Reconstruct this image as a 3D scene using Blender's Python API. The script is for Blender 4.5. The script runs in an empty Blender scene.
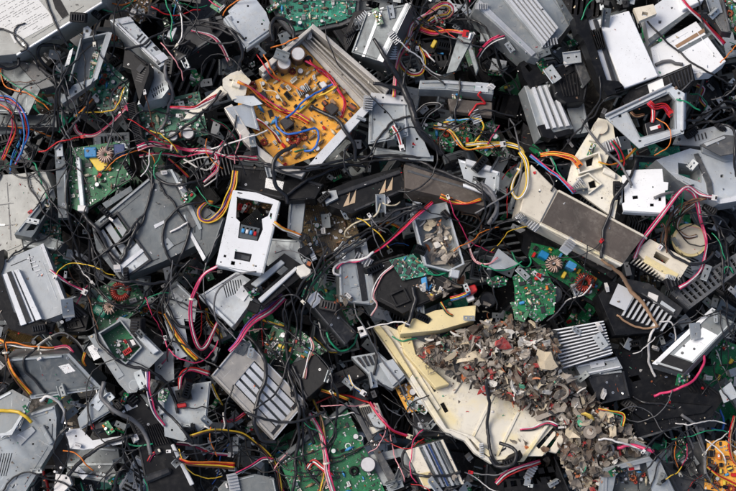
import bpy, bmesh, math, random
from mathutils import Vector, Matrix, noise
from mathutils.geometry import tessellate_polygon
from mathutils.bvhtree import BVHTree

S = 0.0025           # metres per photograph pixel at the reference level of the pile
D = 3.2              # camera height above that level
CX, CY = 368.0, 245.5
sc = bpy.context.scene
col = sc.collection

# ------------------------------------------------------------------ camera, world, sun
cam = bpy.data.cameras.new('camera'); camo = bpy.data.objects.new('camera', cam); col.objects.link(camo)
camo.location = (0, 0, D); cam.sensor_width = 36; cam.lens = 36 * D / (736 * S)
cam.clip_start = 0.05; cam.clip_end = 200
sc.camera = camo
wd = bpy.data.worlds.new("World"); sc.world = wd; wd.use_nodes = True
wn = wd.node_tree
sky = wn.nodes.new('ShaderNodeTexSky'); sky.sky_type = 'NISHITA'; sky.sun_disc = False
SUN_EL, SUN_AZ = 50, -62
sky.sun_elevation = math.radians(SUN_EL); sky.sun_rotation = math.radians(SUN_AZ)
sky.dust_density = 4.0; sky.air_density = 0.8; sky.ozone_density = 1.0
bg = wn.nodes['Background']; bg.inputs[1].default_value = 0.095
wn.links.new(sky.outputs[0], bg.inputs[0])
sl = bpy.data.lights.new('sun', 'SUN'); sl.energy = 1.35; sl.angle = math.radians(24); sl.color = (1, 0.95, 0.88)
so = bpy.data.objects.new('sun', sl); col.objects.link(so)
az, el = math.radians(SUN_AZ), math.radians(SUN_EL)
sd = Vector((math.sin(az) * math.cos(el), math.cos(az) * math.cos(el), math.sin(el)))
so.rotation_euler = sd.to_track_quat('Z', 'Y').to_euler(); so.location = sd * 5
sc.view_settings.view_transform = 'Standard'; sc.view_settings.look = 'None'
sc.view_settings.exposure = 0.68; sc.view_settings.gamma = 1
sc.cycles.max_bounces = 6; sc.cycles.diffuse_bounces = 3; sc.cycles.glossy_bounces = 3

# ------------------------------------------------------------------ materials
MATS = {}
def _mat(name):
    m = bpy.data.materials.new(name); m.use_nodes = True
    nt = m.node_tree; b = nt.nodes['Principled BSDF']
    return m, nt, b
def nd(nt, typ, **kw):
    n = nt.nodes.new(typ)
    for k, v in kw.items():
        if k.startswith('i_'):
            n.inputs[k[2:].replace('_', ' ')].default_value = v
        else: setattr(n, k, v)
    return n
def mixc(nt, fac, a, b, blend='MIX'):
    n = nt.nodes.new('ShaderNodeMix'); n.data_type = 'RGBA'; n.blend_type = blend
    for sock, v in ((0, fac), (6, a), (7, b)):
        if isinstance(v, (int, float)): n.inputs[sock].default_value = v
        elif isinstance(v, tuple): n.inputs[sock].default_value = (*v, 1) if len(v) == 3 else v
        else: nt.links.new(v, n.inputs[sock])
    return n.outputs[2]
def ramp(nt, src, p0, p1, c0=0.0, c1=1.0):
    n = nt.nodes.new('ShaderNodeMapRange'); n.inputs[1].default_value = p0; n.inputs[2].default_value = p1
    n.inputs[3].default_value = c0; n.inputs[4].default_value = c1; n.clamp = True
    nt.links.new(src, n.inputs[0]); return n.outputs[0]
def coords(nt, scale=(1, 1, 1)):
    tc = nt.nodes.new('ShaderNodeTexCoord')
    oi = nt.nodes.new('ShaderNodeObjectInfo')
    mp = nt.nodes.new('ShaderNodeMapping'); mp.inputs['Scale'].default_value = scale
    nt.links.new(tc.outputs['Object'], mp.inputs[0])
    sc_ = nt.nodes.new('ShaderNodeVectorMath'); sc_.operation = 'SCALE'; sc_.inputs[0].default_value = (7.3, 3.1, 5.7)
    nt.links.new(oi.outputs['Random'], sc_.inputs['Scale'])
    ad = nt.nodes.new('ShaderNodeVectorMath'); ad.operation = 'ADD'
    nt.links.new(mp.outputs[0], ad.inputs[0]); nt.links.new(sc_.outputs[0], ad.inputs[1])
    return ad.outputs[0], oi.outputs['Random']
def noisen(nt, vec, scale, detail=4, rough=.55, dist=0):
    n = nd(nt, 'ShaderNodeTexNoise'); n.inputs['Scale'].default_value = scale; n.inputs['Detail'].default_value = detail
    n.inputs['Roughness'].default_value = rough; n.inputs['Distortion'].default_value = dist
    nt.links.new(vec, n.inputs['Vector']); return n.outputs['Fac']

def worn(name, base, metal=0.0, rough=.5, dust=.3, var=.15, bump=.15, scratch=.25, dustcol=(.36, .33, .29), stain=None, rust=0, rndv=.25, spec=.5):
    """Sheet metal or plastic with grime, dust in blotches, fine scratches and per-object variation."""
    m, nt, b = _mat(name); L = nt.links.new
    v, rnd = coords(nt)
    n1 = noisen(nt, v, 9, 6, .6, .4); n2 = noisen(nt, v, 120, 5, .7); n3 = noisen(nt, v, 34, 6, .68, .8)
    vs, _ = coords(nt, (14, 260, 40)); ns = noisen(nt, vs, 1, 3, .5)
    vs2, _ = coords(nt, (240, 18, 40)); ns2 = noisen(nt, vs2, 1, 3, .5)
    dark = tuple(c * (1 - var * 2.2) for c in base); lite = tuple(min(1, c * (1 + var)) for c in base)
    c = mixc(nt, ramp(nt, n1, .3, .7), dark, lite)
    c = mixc(nt, ramp(nt, rnd, 0, 1, 0, rndv * 2), c, tuple(x * .45 for x in base))
    sm = nt.nodes.new('ShaderNodeMath'); sm.operation = 'MAXIMUM'; L(ramp(nt, ns, .68, .74), sm.inputs[0]); L(ramp(nt, ns2, .70, .75), sm.inputs[1])
    sf = nt.nodes.new('ShaderNodeMath'); sf.operation = 'MULTIPLY'; L(sm.outputs[0], sf.inputs[0]); sf.inputs[1].default_value = scratch
    c = mixc(nt, sf.outputs[0], c, tuple(min(1, x * 1.6 + .08) for x in base))
    df = nt.nodes.new('ShaderNodeMath'); df.operation = 'MULTIPLY'; L(ramp(nt, n3, .46, .74), df.inputs[0]); L(ramp(nt, n2, .35, .6), df.inputs[1])
    df2 = nt.nodes.new('ShaderNodeMath'); df2.operation = 'MULTIPLY'; L(df.outputs[0], df2.inputs[0]); df2.inputs[1].default_value = min(1, dust * 1.6)
    if stain: c = mixc(nt, ramp(nt, n1, .5, .72), c, stain)
    if rust: c = mixc(nt, ramp(nt, n3, .66 - rust * .1, .76), c, (.16, .07, .03))
    c = mixc(nt, df2.outputs[0], c, dustcol)
    # black specks of grime
    vo = nd(nt, 'ShaderNodeTexVoronoi'); vo.inputs['Scale'].default_value = 210; L(v, vo.inputs['Vector'])
    sp = nt.nodes.new('ShaderNodeMath'); sp.operation = 'MULTIPLY'; L(ramp(nt, vo.outputs['Distance'], .10, .18, 1, 0), sp.inputs[0]); L(ramp(nt, n3, .5, .6), sp.inputs[1])
    c = mixc(nt, sp.outputs[0], c, (.03, .028, .025))
    L(c, b.inputs['Base Color'])
    b.inputs['Specular IOR Level'].default_value = spec
    mm = ramp(nt, df2.outputs[0], 0, .6, metal, 0); L(mm, b.inputs['Metallic'])
    rr = nt.nodes.new('ShaderNodeMath'); rr.operation = 'ADD'; L(ramp(nt, n3, .3, .7, rough - .08, rough + .14), rr.inputs[0]); L(ramp(nt, df2.outputs[0], 0, 1, 0, .35), rr.inputs[1]); L(rr.outputs[0], b.inputs['Roughness'])
    bp = nd(nt, 'ShaderNodeBump'); bp.inputs['Strength'].default_value = bump; bp.inputs['Distance'].default_value = .004
    L(n3, bp.inputs['Height'])
    b2 = nd(nt, 'ShaderNodeBump'); b2.inputs['Strength'].default_value = min(1, .2 + metal * .6); b2.inputs['Distance'].default_value = .009
    n0 = noisen(nt, v, 4.5, 1, .3); L(n0, b2.inputs['Height']); L(bp.outputs[0], b2.inputs['Normal']); L(b2.outputs[0], b.inputs['Normal'])
    MATS[name] = m; return m

def simple(name, base, rough=.45, metal=0, dust=.15, rndv=.2, trans=0, coat=0):
    m, nt, b = _mat(name); v, rnd = coords(nt)
    n = noisen(nt, v, 60, 4, .6); n3 = noisen(nt, v, 260, 4, .6)
    c = mixc(nt, ramp(nt, n, .35, .7, 0, .45), base, tuple(x * .6 for x in base))
    c = mixc(nt, ramp(nt, n3, .55, .75, 0, dust), c, (.34, .31, .27))
    c = mixc(nt, ramp(nt, rnd, 0, 1, 0, rndv), c, tuple(x * .4 for x in base))
    nt.links.new(c, b.inputs['Base Color']); b.inputs['Roughness'].default_value = rough; b.inputs['Metallic'].default_value = metal
    if trans: b.inputs['Transmission Weight'].default_value = trans
    if coat: b.inputs['Coat Weight'].default_value = coat
    MATS[name] = m; return m

def pcbmat(name, base, trace, dark, pad=(.36, .38, .33), sc_=1.5, padamt=.11, dust=.12, br=.8):
    """Circuit board: copper tracks, plated pads, silk-screen marks and dust."""
    m, nt, b = _mat(name); L = nt.links.new
    v, rnd = coords(nt)
    def vor(scale, metric='CHEBYCHEV', feat='F1'):
        n = nd(nt, 'ShaderNodeTexVoronoi', distance=metric, feature=feat) if feat != 'DISTANCE_TO_EDGE' else nd(nt, 'ShaderNodeTexVoronoi', feature=feat)
        n.inputs['Scale'].default_value = scale; L(v, n.inputs['Vector']); return n
    v1 = vor(70 * sc_, 'CHEBYCHEV'); v2 = vor(150 * sc_, 'MANHATTAN')
    w = nd(nt, 'ShaderNodeTexBrick'); w.inputs['Scale'].default_value = 60 * sc_; w.inputs['Mortar Size'].default_value = .06; w.offset = .37; w.squash = .6
    L(v, w.inputs['Vector'])
    # rings of the chebychev distance read as bundles of parallel tracks
    s = nt.nodes.new('ShaderNodeMath'); s.operation = 'MULTIPLY'; L(v1.outputs['Distance'], s.inputs[0]); s.inputs[1].default_value = 38
    sn = nt.nodes.new('ShaderNodeMath'); sn.operation = 'SINE'; L(s.outputs[0], sn.inputs[0])
    c = mixc(nt, ramp(nt, sn.outputs[0], .1, .5, 0, .75), base, trace)
    c = mixc(nt, ramp(nt, w.outputs['Fac'], .4, .6, 0, br), c, dark)
    big = noisen(nt, v, 22 * sc_, 2); c = mixc(nt, ramp(nt, big, .55, .58, 0, .6), c, trace)
    pads = ramp(nt, v2.outputs['Distance'], padamt, padamt + .05, 1, 0)
    v3 = vor(95 * sc_, 'EUCLIDEAN'); p2 = ramp(nt, v3.outputs['Distance'], .12, .16, 1, 0)
    mx = nt.nodes.new('ShaderNodeMath'); mx.operation = 'MAXIMUM'; L(pads, mx.inputs[0]); L(p2, mx.inputs[1])
    c = mixc(nt, mx.outputs[0], c, pad)
    n3 = noisen(nt, v, 40, 6, .7); c = mixc(nt, ramp(nt, n3, .5, .8, 0, dust), c, (.3, .28, .24))
    c = mixc(nt, ramp(nt, rnd, 0, 1, 0, .35), c, tuple(x * .4 for x in base))
    L(c, b.inputs['Base Color']); L(ramp(nt, mx.outputs[0], 0, 1, 0, .7), b.inputs['Metallic']); b.inputs['Roughness'].default_value = .38
    bp = nd(nt, 'ShaderNodeBump'); bp.inputs['Strength'].default_value = .5; bp.inputs['Distance'].default_value = .002
    L(mx.outputs[0], bp.inputs['Height']); L(bp.outputs[0], b.inputs['Normal'])
    MATS[name] = m

def labelmat(name, paper, ink, lines=260):
    """Printed paper label: rows of small broken strokes."""
    m, nt, b = _mat(name); L = nt.links.new
    v, rnd = coords(nt)
    br = nd(nt, 'ShaderNodeTexBrick'); br.inputs['Scale'].default_value = lines; br.inputs['Mortar Size'].default_value = .28; br.offset = .3
    br.inputs['Brick Width'].default_value = 1.1; br.inputs['Row Height'].default_value = 1.3; L(v, br.inputs['Vector'])
    n = noisen(nt, v, lines * .9, 2); g = noisen(nt, v, 14, 2)
    k = nt.nodes.new('ShaderNodeMath'); k.operation = 'MULTIPLY'; L(ramp(nt, br.outputs['Fac'], .3, .5, 1, 0), k.inputs[0]); L(ramp(nt, n, .5, .56), k.inputs[1])
    k2 = nt.nodes.new('ShaderNodeMath'); k2.operation = 'MULTIPLY'; L(k.outputs[0], k2.inputs[0]); L(ramp(nt, g, .42, .5), k2.inputs[1])
    c = mixc(nt, ramp(nt, noisen(nt, v, 30, 5), .4, .75, 0, .35), paper, tuple(x * .72 for x in paper))
    c = mixc(nt, ramp(nt, k2.outputs[0], 0, 1, 0, .7), c, ink)
    L(c, b.inputs['Base Color']); b.inputs['Roughness'].default_value = .55
    MATS[name] = m

worn('steel', (.42, .46, .475), .38, .42, .4, .22, .15, .35, rndv=.42)
worn('steel_light', (.57, .61, .63), .34, .42, .3, .2, .12, .35, rndv=.36)
worn('steel_dark', (.17, .192, .20), .4, .42, .4, .24, .15, .4, rndv=.4, dustcol=(.24, .23, .21))
worn('alu', (.66, .68, .70), .45, .4, .22, .16, .1, .3)
worn('alu_warm', (.62, .585, .525), .45, .34, .25, .14, .2, .3)
worn('white_metal', (.72, .74, .76), .05, .42, .25, .07, .05, .1)
worn('white_plastic', (.82, .83, .83), 0, .4, .1, .04, .05, .05, rndv=.05)
worn('black', (.008, .0085, .01), 0, .36, .1, .2, .1, .06, dustcol=(.10, .095, .09), spec=.2)
worn('black_dusty', (.012, .012, .014), 0, .5, .3, .2, .15, .1, dustcol=(.12, .11, .10), spec=.18)
worn('dgrey', (.024, .026, .031), 0, .42, .2, .18, .12, .15, dustcol=(.16, .15, .14), spec=.28)
worn('mgrey', (.075, .08, .086), .1, .45, .25, .18, .12, .2)
worn('dirty_brown', (.082, .066, .055), 0, .66, .22, .2, .2, .2, rndv=.05)
worn('beige', (.70, .64, .52), 0, .45, .35, .07, .05, .05, dustcol=(.3, .25, .19), rndv=.08)
worn('cream', (.76, .72, .61), 0, .42, .45, .05, .04, .03, stain=(.74, .62, .30), rndv=.05)
worn('yellowed', (.78, .65, .34), 0, .42, .28, .1, .05, .03, rndv=.1)
worn('wood', (.13, .075, .035), 0, .7, .4, .3, .3, .3)
worn('panel_grey', (.33, .335, .31), 0, .5, .25, .08, .1, .2, rndv=.05)
worn('cardboard', (.50, .37, .24), 0, .75, .3, .1, .1, .05, rndv=.1)
worn('soil', (.05, .045, .04), 0, .9, .6, .3, .5, .1)
pcbmat('pcb', (.005, .165, .05), (.012, .29, .095), (.004, .06, .025), padamt=.085)
pcbmat('pcb_pale', (.05, .25, .14), (.14, .40, .25), (.03, .13, .08), (.5, .5, .46), dust=.2)
pcbmat('pcb_teal', (.006, .20, .12), (.02, .34, .21), (.005, .09, .06))
pcbmat('pcb_amber', (.84, .41, .05), (.72, .30, .03), (.88, .52, .11), (.75, .62, .4), 1.4, .09, .10, .12)
pcbmat('pcb_brown', (.10, .065, .02), (.17, .11, .035), (.05, .03, .01), (.42, .36, .22), .8)
labelmat('label', (.78, .78, .76), (.08, .08, .09))
labelmat('label_big', (.60, .60, .58), (.45, .45, .45), 330)
for n_, c_, r_ in [('c_black', (.016, .016, .018), .36), ('c_grey', (.13, .13, .135), .45), ('c_red', (.50, .012, .016), .36),
    ('c_pink', (.62, .035, .13), .36), ('c_rose', (.68, .30, .32), .45), ('c_white', (.72, .70, .68), .4), ('c_yellow', (.74, .48, .035), .38), ('c_orange', (.72, .19, .02), .38),
    ('c_green', (.01, .26, .12), .38), ('c_blue', (.02, .13, .50), .38), ('c_sky', (.06, .30, .60), .38), ('c_brown', (.12, .05, .025), .45), ('c_tan', (.30, .18, .10), .6),
    ('c_purple', (.12, .04, .2), .4), ('c_cream', (.62, .55, .40), .5)]:
    simple(n_, c_, r_, 0, .12, .15)
simple('chip', (.018, .018, .02), .35); simple('copper', (.50, .15, .07), .32, .6); simple('tin', (.66, .66, .65), .28, .85, .1)
simple('sleeve_dark', (.05, .045, .06), .3); simple('sleeve_brown', (.12, .07, .05), .32); simple('sleeve_blue', (.02, .05, .16), .3)
simple('cap_top', (.68, .67, .66), .38, .4, .15); simple('nylon', (.70, .66, .56), .45); simple('film_yellow', (.78, .55, .06), .4)
simple('red_plastic', (.55, .015, .015), .3, 0, .05); simple('blue_plastic', (.01, .2, .45), .35); simple('tape_yellow', (.75, .55, .06), .45)
simple('ferrite', (.035, .03, .03), .5); simple('coil_red', (.33, .04, .025), .35, .3); simple('coil_cream', (.58, .42, .34), .4, .2)
simple('green_leaf', (.01, .26, .05), .6, 0, .1); simple('foam', (.66, .64, .58), .8)
FRAGM = [('frag_grey', (.20, .17, .14)), ('frag_lightgrey', (.40, .35, .29)), ('frag_taupe', (.11, .082, .06)), ('frag_white', (.74, .71, .65)), ('frag_cream', (.64, .54, .38)),
         ('frag_brown', (.15, .085, .05)), ('frag_black', (.035, .035, .035)), ('frag_red', (.42, .03, .03)), ('frag_green', (.06, .33, .20)), ('frag_orange', (.55, .16, .05)), ('frag_yellow', (.7, .5, .08))]
for n_, c_ in FRAGM: worn(n_, c_, 0, .6, .45, .2, .3, .1, rndv=.3, dustcol=(.33, .29, .24))

# ------------------------------------------------------------------ geometry helpers
def W(px, py, h):
    z = h * S; k = (D - z) / D
    return Vector(((px - CX) * S * k, (CY - py) * S * k, z))
TILE = {1: (0, 0), 2: (243, 0), 3: (486, 0), 4: (0, 162), 5: (243, 162), 6: (486, 162), 7: (0, 324), 8: (243, 324), 9: (486, 324)}
def g(t, s):
    """'x,y x,y ...' read off an enlarged ninth of the photograph -> photograph pixels"""
    ox, oy = TILE[t]
    return [(ox + float(a.split(',')[0]) / 2.94, oy + float(a.split(',')[1]) / 2.94) for a in s.split()]
def pp(s): return [tuple(float(q) for q in a.split(',')) for a in s.split()]
def centroid(p): return (sum(a[0] for a in p) / len(p), sum(a[1] for a in p) / len(p))
def inpoly(x, y, p):
    c = False; j = len(p) - 1
    for i in range(len(p)):
        if (p[i][1] > y) != (p[j][1] > y) and x < (p[j][0] - p[i][0]) * (y - p[i][1]) / (p[j][1] - p[i][1]) + p[i][0]: c = not c
        j = i
    return c
def rbox(cx, cy, w, h, a=0):
    ca, sa = math.cos(a), math.sin(a)
    return [(cx + x * ca - y * sa, cy + x * sa + y * ca) for x, y in ((-w / 2, -h / 2), (w / 2, -h / 2), (w / 2, h / 2), (-w / 2, h / 2))]
def ql(Q, u, v):
    a, b, c, d = Q
    return tuple((a[k] * (1 - u) + b[k] * u) * (1 - v) + (d[k] * (1 - u) + c[k] * u) * v for k in (0, 1))
def qrect(Q, u0, u1, v0, v1): return [ql(Q, u0, v0), ql(Q, u1, v0), ql(Q, u1, v1), ql(Q, u0, v1)]
def slots(Q, n, fill=.45, rows=1, gap=.12, m=.04):
    """n slits side by side along u, in rows along v"""
    out = []
    for r in range(rows):
        v0 = m + (1 - 2 * m) * r / rows; v1 = m + (1 - 2 * m) * (r + 1) / rows
        if rows > 1: d = (v1 - v0) * gap; v0 += d; v1 -= d
        for i in range(n):
            u = (i + .5) / n; out.append(qrect(Q, u - fill / 2 / n, u + fill / 2 / n, v0, v1))
    return out
def rough_poly(p, n=3, amp=2, seed=0):
    """break a straight outline into a torn one"""
    rr = random.Random(seed); out = []
    for i in range(len(p)):
        a, b = p[i], p[(i + 1) % len(p)]; out.append(a)
        for k in range(1, n): t = k / n; out.append((a[0] + (b[0] - a[0]) * t + rr.uniform(-amp, amp), a[1] + (b[1] - a[1]) * t + rr.uniform(-amp, amp)))
    return out

OWN = []
SOLV, SOLF = [], []      # world triangles of everything laid down, for draping cables
class MB:
    def __init__(s): s.v = []; s.f = []; s.mi = []; s.mats = []
    def m(s, name):
        if name not in s.mats: s.mats.append(name)
        return s.mats.index(name)
    def face(s, idx, mat): s.f.append(tuple(idx)); s.mi.append(s.m(mat))
    def prism(s, top, bot, mat, holes=None, p2=None):
        """top / bot: lists of world points, outline first; holes: index ranges handled through tessellation of p2"""
        o = len(s.v); n = len(top); s.v += top + bot
        if p2 is None:
            s.face(range(o, o + n), mat); s.face(range(o + 2 * n - 1, o + n - 1, -1), mat); loops = [(0, n)]
        else:
            loops = []; k = 0; pl = []
            for lp in p2: loops.append((k, k + len(lp))); k += len(lp); pl.append([Vector((x, y, 0)) for x, y in lp])
            for t in tessellate_polygon(pl):
                s.face([o + i for i in t], mat); s.face([o + n + i for i in reversed(t)], mat)
        for a, b in loops:
            for i in range(a, b):
                j = i + 1 if i + 1 < b else a
                s.face((o + i, o + j, o + n + j, o + n + i), mat)
    def tube(s, pts, r, mat, sides=7, cap=True, rad=None):
        n = len(pts)
        if n < 2: return
        o = len(s.v); t = (pts[1] - pts[0]).normalized(); up = Vector((0, 0, 1))
        if abs(t.dot(up)) > .95: up = Vector((1, 0, 0))
        nrm = (up - t * up.dot(t)).normalized()
        for i in range(n):
            t = (pts[min(i + 1, n - 1)] - pts[max(i - 1, 0)])
            if t.length < 1e-9: t = Vector((1, 0, 0))
            t.normalize(); q = nrm - t * nrm.dot(t)
            if q.length > 1e-6: nrm = q.normalized()
            bi = t.cross(nrm); rr = r if rad is None else rad[i]
            for k in range(sides):
                a = 2 * math.pi * k / sides; s.v.append(pts[i] + (nrm * math.cos(a) + bi * math.sin(a)) * rr)
        for i in range(n - 1):
            for k in range(sides):
                k2 = (k + 1) % sides; s.face((o + i * sides + k, o + i * sides + k2, o + (i + 1) * sides + k2, o + (i + 1) * sides + k), mat)
        if cap:
            s.face([o + k for k in reversed(range(sides))], mat); s.face([o + (n - 1) * sides + k for k in range(sides)], mat)
    def build(s, name, parent, Minv, bevel=0, smooth=False, solid=True, seg=1):
        me = bpy.data.meshes.new(name)
        me.from_pydata([Minv @ p for p in s.v], [], s.f)
        for k in s.mats: me.materials.append(MATS[k])
        me.polygons.foreach_set('material_index', s.mi)
        bm = bmesh.new(); bm.from_mesh(me); bmesh.ops.recalc_face_normals(bm, faces=bm.faces)
        if bevel: bmesh.ops.bevel(bm, geom=list(bm.edges), offset=bevel * S, segments=seg, affect='EDGES', clamp_overlap=True, profile=.6)
        bm.to_mesh(me); bm.free()
        if smooth: me.polygons.foreach_set('use_smooth', [True] * len(me.polygons))
        ob = bpy.data.objects.new(name, me); col.objects.link(ob)
        if parent is not None: ob.parent = parent
        if solid:
            o = len(SOLV); SOLV.extend(s.v); SOLF.extend(tuple(o + i for i in f) for f in s.f); OWN.extend([ob] * len(s.f))
        return ob

def tag(o, label, cat, group=None, kind=None):
    o['label'] = label; o['category'] = cat
    if group: o['group'] = group
    if kind: o['kind'] = kind
    return o

class T:
    """A thing: an Empty at its centre, tilted as the thing lies, that parents its parts."""
    def __init__(s, name, label, cat, poly, h, side=(0, 0), depth=10, group=None, slope=None):
        s.poly = poly; s.x0, s.y0 = centroid(poly); s.h = h; s.depth = depth
        L = math.hypot(*side)
        if slope is not None: s.gx, s.gy = slope
        elif L > 0:
            sn = min(.8, L / depth); tn = sn / math.sqrt(1 - sn * sn); s.gx, s.gy = side[0] / L * tn, side[1] / L * tn
        else: s.gx = s.gy = 0
        s.N = Vector((-s.gx, s.gy, 1)).normalized()
        a, b = max(((poly[i], poly[(i + 1) % len(poly)]) for i in range(len(poly))), key=lambda e: math.dist(*e))
        d = Vector((b[0] - a[0], a[1] - b[1], 0)); d = (d - s.N * d.dot(s.N)).normalized()
        s.e1 = d; s.e2 = s.N.cross(d)
        s.ang = math.atan2(b[1] - a[1], b[0] - a[0])
        M = Matrix((s.e1, s.e2, s.N)).transposed().to_4x4(); M.translation = s.q(s.x0, s.y0, -depth * .98)
        s.Minv = M.inverted()
        s.root = bpy.data.objects.new(name, None); s.root.empty_display_size = .02; col.objects.link(s.root)
        s.root.matrix_world = M; tag(s.root, label, cat, group)
    def H(s, px, py): return s.h + s.gx * (px - s.x0) + s.gy * (py - s.y0)
    def q(s, px, py, w=0): return W(px, py, s.H(px, py)) + s.N * (w * S)
    def pr(s, mb, poly, w1, w0, mat, holes=None):
        loops = [list(poly)] + [list(h) for h in (holes or [])]
        flat = [p for lp in loops for p in lp]
        mb.prism([s.q(x, y, w1) for x, y in flat], [s.q(x, y, w0) for x, y in flat], mat, p2=loops if holes else None)
    def solid(s, part, poly, w1, w0, mat, holes=None, bevel=None, parent=None, label=None):
        mb = MB(); s.pr(mb, poly, w1, w0, mat, holes)
        if bevel is None: bevel = .7 if not holes and len(poly) == 4 and abs(w1 - w0) > 2 else 0
        if not holes and abs(w1 - w0) > 4: bevel = max(bevel or 0, .7)
        o = mb.build(part, parent or s.root, s.Minv, bevel, seg=2 if abs(w1 - w0) > 12 and bevel else 1)
        if label: o['label'] = label
        if part in ('plate', 'panel', 'sheet', 'faceplate', 'strip', 'lid', 'flap', 'shell') and w1 == 0 and not getattr(s, 'done', 0): s.done = 1; s.detail(mat, holes or [])
        return o
    def body(s, part, mat, holes=None, detail=True, **k):
        o = s.solid(part, s.poly, 0, -s.depth, mat, holes, **k)
        if detail and not getattr(s, 'done', 0): s.done = 1; s.detail(mat, holes or [])
        return o
    def detail(s, mat, holes, w=0):
        """pressed ridges, seams, punched marks and screw holes painted in as dots of dark shade on a larger face; side seams too"""
        xs = [p[0] for p in s.poly]; ys = [p[1] for p in s.poly]; A = (max(xs) - min(xs)) * (max(ys) - min(ys))
        if A < 350: return
        rr = random.Random(int(s.x0 * 31 + s.y0 * 7)); mb = MB(); cx, cy = s.x0, s.y0
        def ok(q): return all(inpoly(x, y, s.poly) for x, y in q) and not any(inpoly(x, y, h) for h in holes for x, y in q + [centroid(q)])
        # seam lines running parallel to the outline
        for i in range(len(s.poly)):
            a, b = s.poly[i], s.poly[(i + 1) % len(s.poly)]
            if math.dist(a, b) < 22 or rr.random() < .35: continue
            f0 = rr.uniform(.08, .2); k = rr.uniform(.1, .22); P0 = (a[0] + (cx - a[0]) * k, a[1] + (cy - a[1]) * k); P1 = (b[0] + (cx - b[0]) * k, b[1] + (cy - b[1]) * k)
            P0, P1 = [(P0[0] + (P1[0] - P0[0]) * t_, P0[1] + (P1[1] - P0[1]) * t_) for t_ in (f0, 1 - f0 * rr.uniform(.3, 2))]
            L = math.dist(P0, P1) or 1; nx, ny = -(P1[1] - P0[1]) / L, (P1[0] - P0[0]) / L; q = rr.uniform(.35, .8)
            Q = [P0, P1, (P1[0] + nx * q, P1[1] + ny * q), (P0[0] + nx * q, P0[1] + ny * q)]
            if ok(Q): s.pr(mb, Q, w + rr.uniform(.3, .9), w - .1, rr.choice([mat, mat, 'chip']))
        for _ in range(int(min(14, 3 + A / 350))):
            x, y = rr.uniform(min(xs), max(xs)), rr.uniform(min(ys), max(ys)); u = rr.uniform(.45, 1.1); Q = rbox(x, y, u * rr.choice([1, 1, 2.6, 5]), u, s.ang + rr.choice([0, math.pi / 2]))
            if ok(Q): s.pr(mb, Q, w + .15 + .3 * rr.random(), w - .1, rr.choice(['chip', 'chip', 'tin', mat]))  # dark dots and dashes paint in the shade of punched holes
        if len(mb.f) >= 60: mb.build('seam_marking', s.root, s.Minv, solid=False)
        # raised strips along the longer sides, lighter-toned to paint in edge highlights
        up = {'steel': 'steel_light', 'steel_light': 'white_metal', 'steel_dark': 'steel', 'black': 'dgrey', 'black_dusty': 'mgrey', 'dgrey': 'mgrey', 'mgrey': 'steel_dark', 'alu': 'white_metal', 'alu_warm': 'alu'}
        if mat in up and A > 700:
            mb = MB(); n = len(s.poly)
            for i in range(n):
                a, b = s.poly[i], s.poly[(i + 1) % n]; L = math.dist(a, b)
                if L < 20 or rr.random() < .4: continue
                nx, ny = -(b[1] - a[1]) / L, (b[0] - a[0]) / L
                if (cx - a[0]) * nx + (cy - a[1]) * ny < 0: nx, ny = -nx, -ny
                o = rr.uniform(.7, 1.6); q = rr.uniform(.9, 2.2); f0, f1 = rr.uniform(.02, .1), rr.uniform(.88, .98)
                P0 = (a[0] + (b[0] - a[0]) * f0 + nx * o, a[1] + (b[1] - a[1]) * f0 + ny * o); P1 = (a[0] + (b[0] - a[0]) * f1 + nx * o, a[1] + (b[1] - a[1]) * f1 + ny * o)
                Q = [P0, P1, (P1[0] + nx * q, P1[1] + ny * q), (P0[0] + nx * q, P0[1] + ny * q)]
                if ok(Q): mb = MB(); s.pr(mb, Q, w + rr.uniform(.8, 2.2), w - .2, rr.choice([up[mat], mat])); mb.build('edge_highlight_trim', s.root, s.Minv, .2, solid=False)
            # a raised plate, a row of dark strips painted as shaded slits, screws
            if rr.random() < .6:
                for _ in range(12):
                    x, y = rr.uniform(min(xs), max(xs)), rr.uniform(min(ys), max(ys)); Q = rbox(x, y, rr.uniform(8, 20), rr.uniform(6, 12), s.ang)
                    if ok(Q):
                        if rr.random() < .5: s.solid('raised_plate', Q, w + rr.uniform(.8, 1.8), w - .1, rr.choice([up[mat], mat, mat]), [rbox(*centroid(Q), 2, 2)])
                        else:
                            mb = MB()
                            for sl in slots(Q, rr.randint(4, 8), .4): s.pr(mb, sl, w + .3, w - .1, 'chip')
                            mb.build('slit_shade_strips', s.root, s.Minv, solid=False)
                        break
            for _ in range(rr.randint(1, 4)):
                x, y = rr.uniform(min(xs), max(xs)), rr.uniform(min(ys), max(ys))
                if ok(rbox(x, y, 4, 4)): s.cyl('screw', x, y, rr.uniform(.9, 1.5), w + .7, w - .1, rr.choice(['tin', 'chip', 'tin']), 'steel_dark', 10, None, .45)
    def ribs(s, part, Q, n, w1, w0, mat, fill=.5, parent=None, mats=None):
        mb = MB()
        for i in range(n):
            u = (i + .5) / n; s.pr(mb, qrect(Q, u - fill / 2 / n, u + fill / 2 / n, 0, 1), w1, w0, mats[i % len(mats)] if mats else mat)
        return mb.build(part, parent or s.root, s.Minv, .25)
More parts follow.
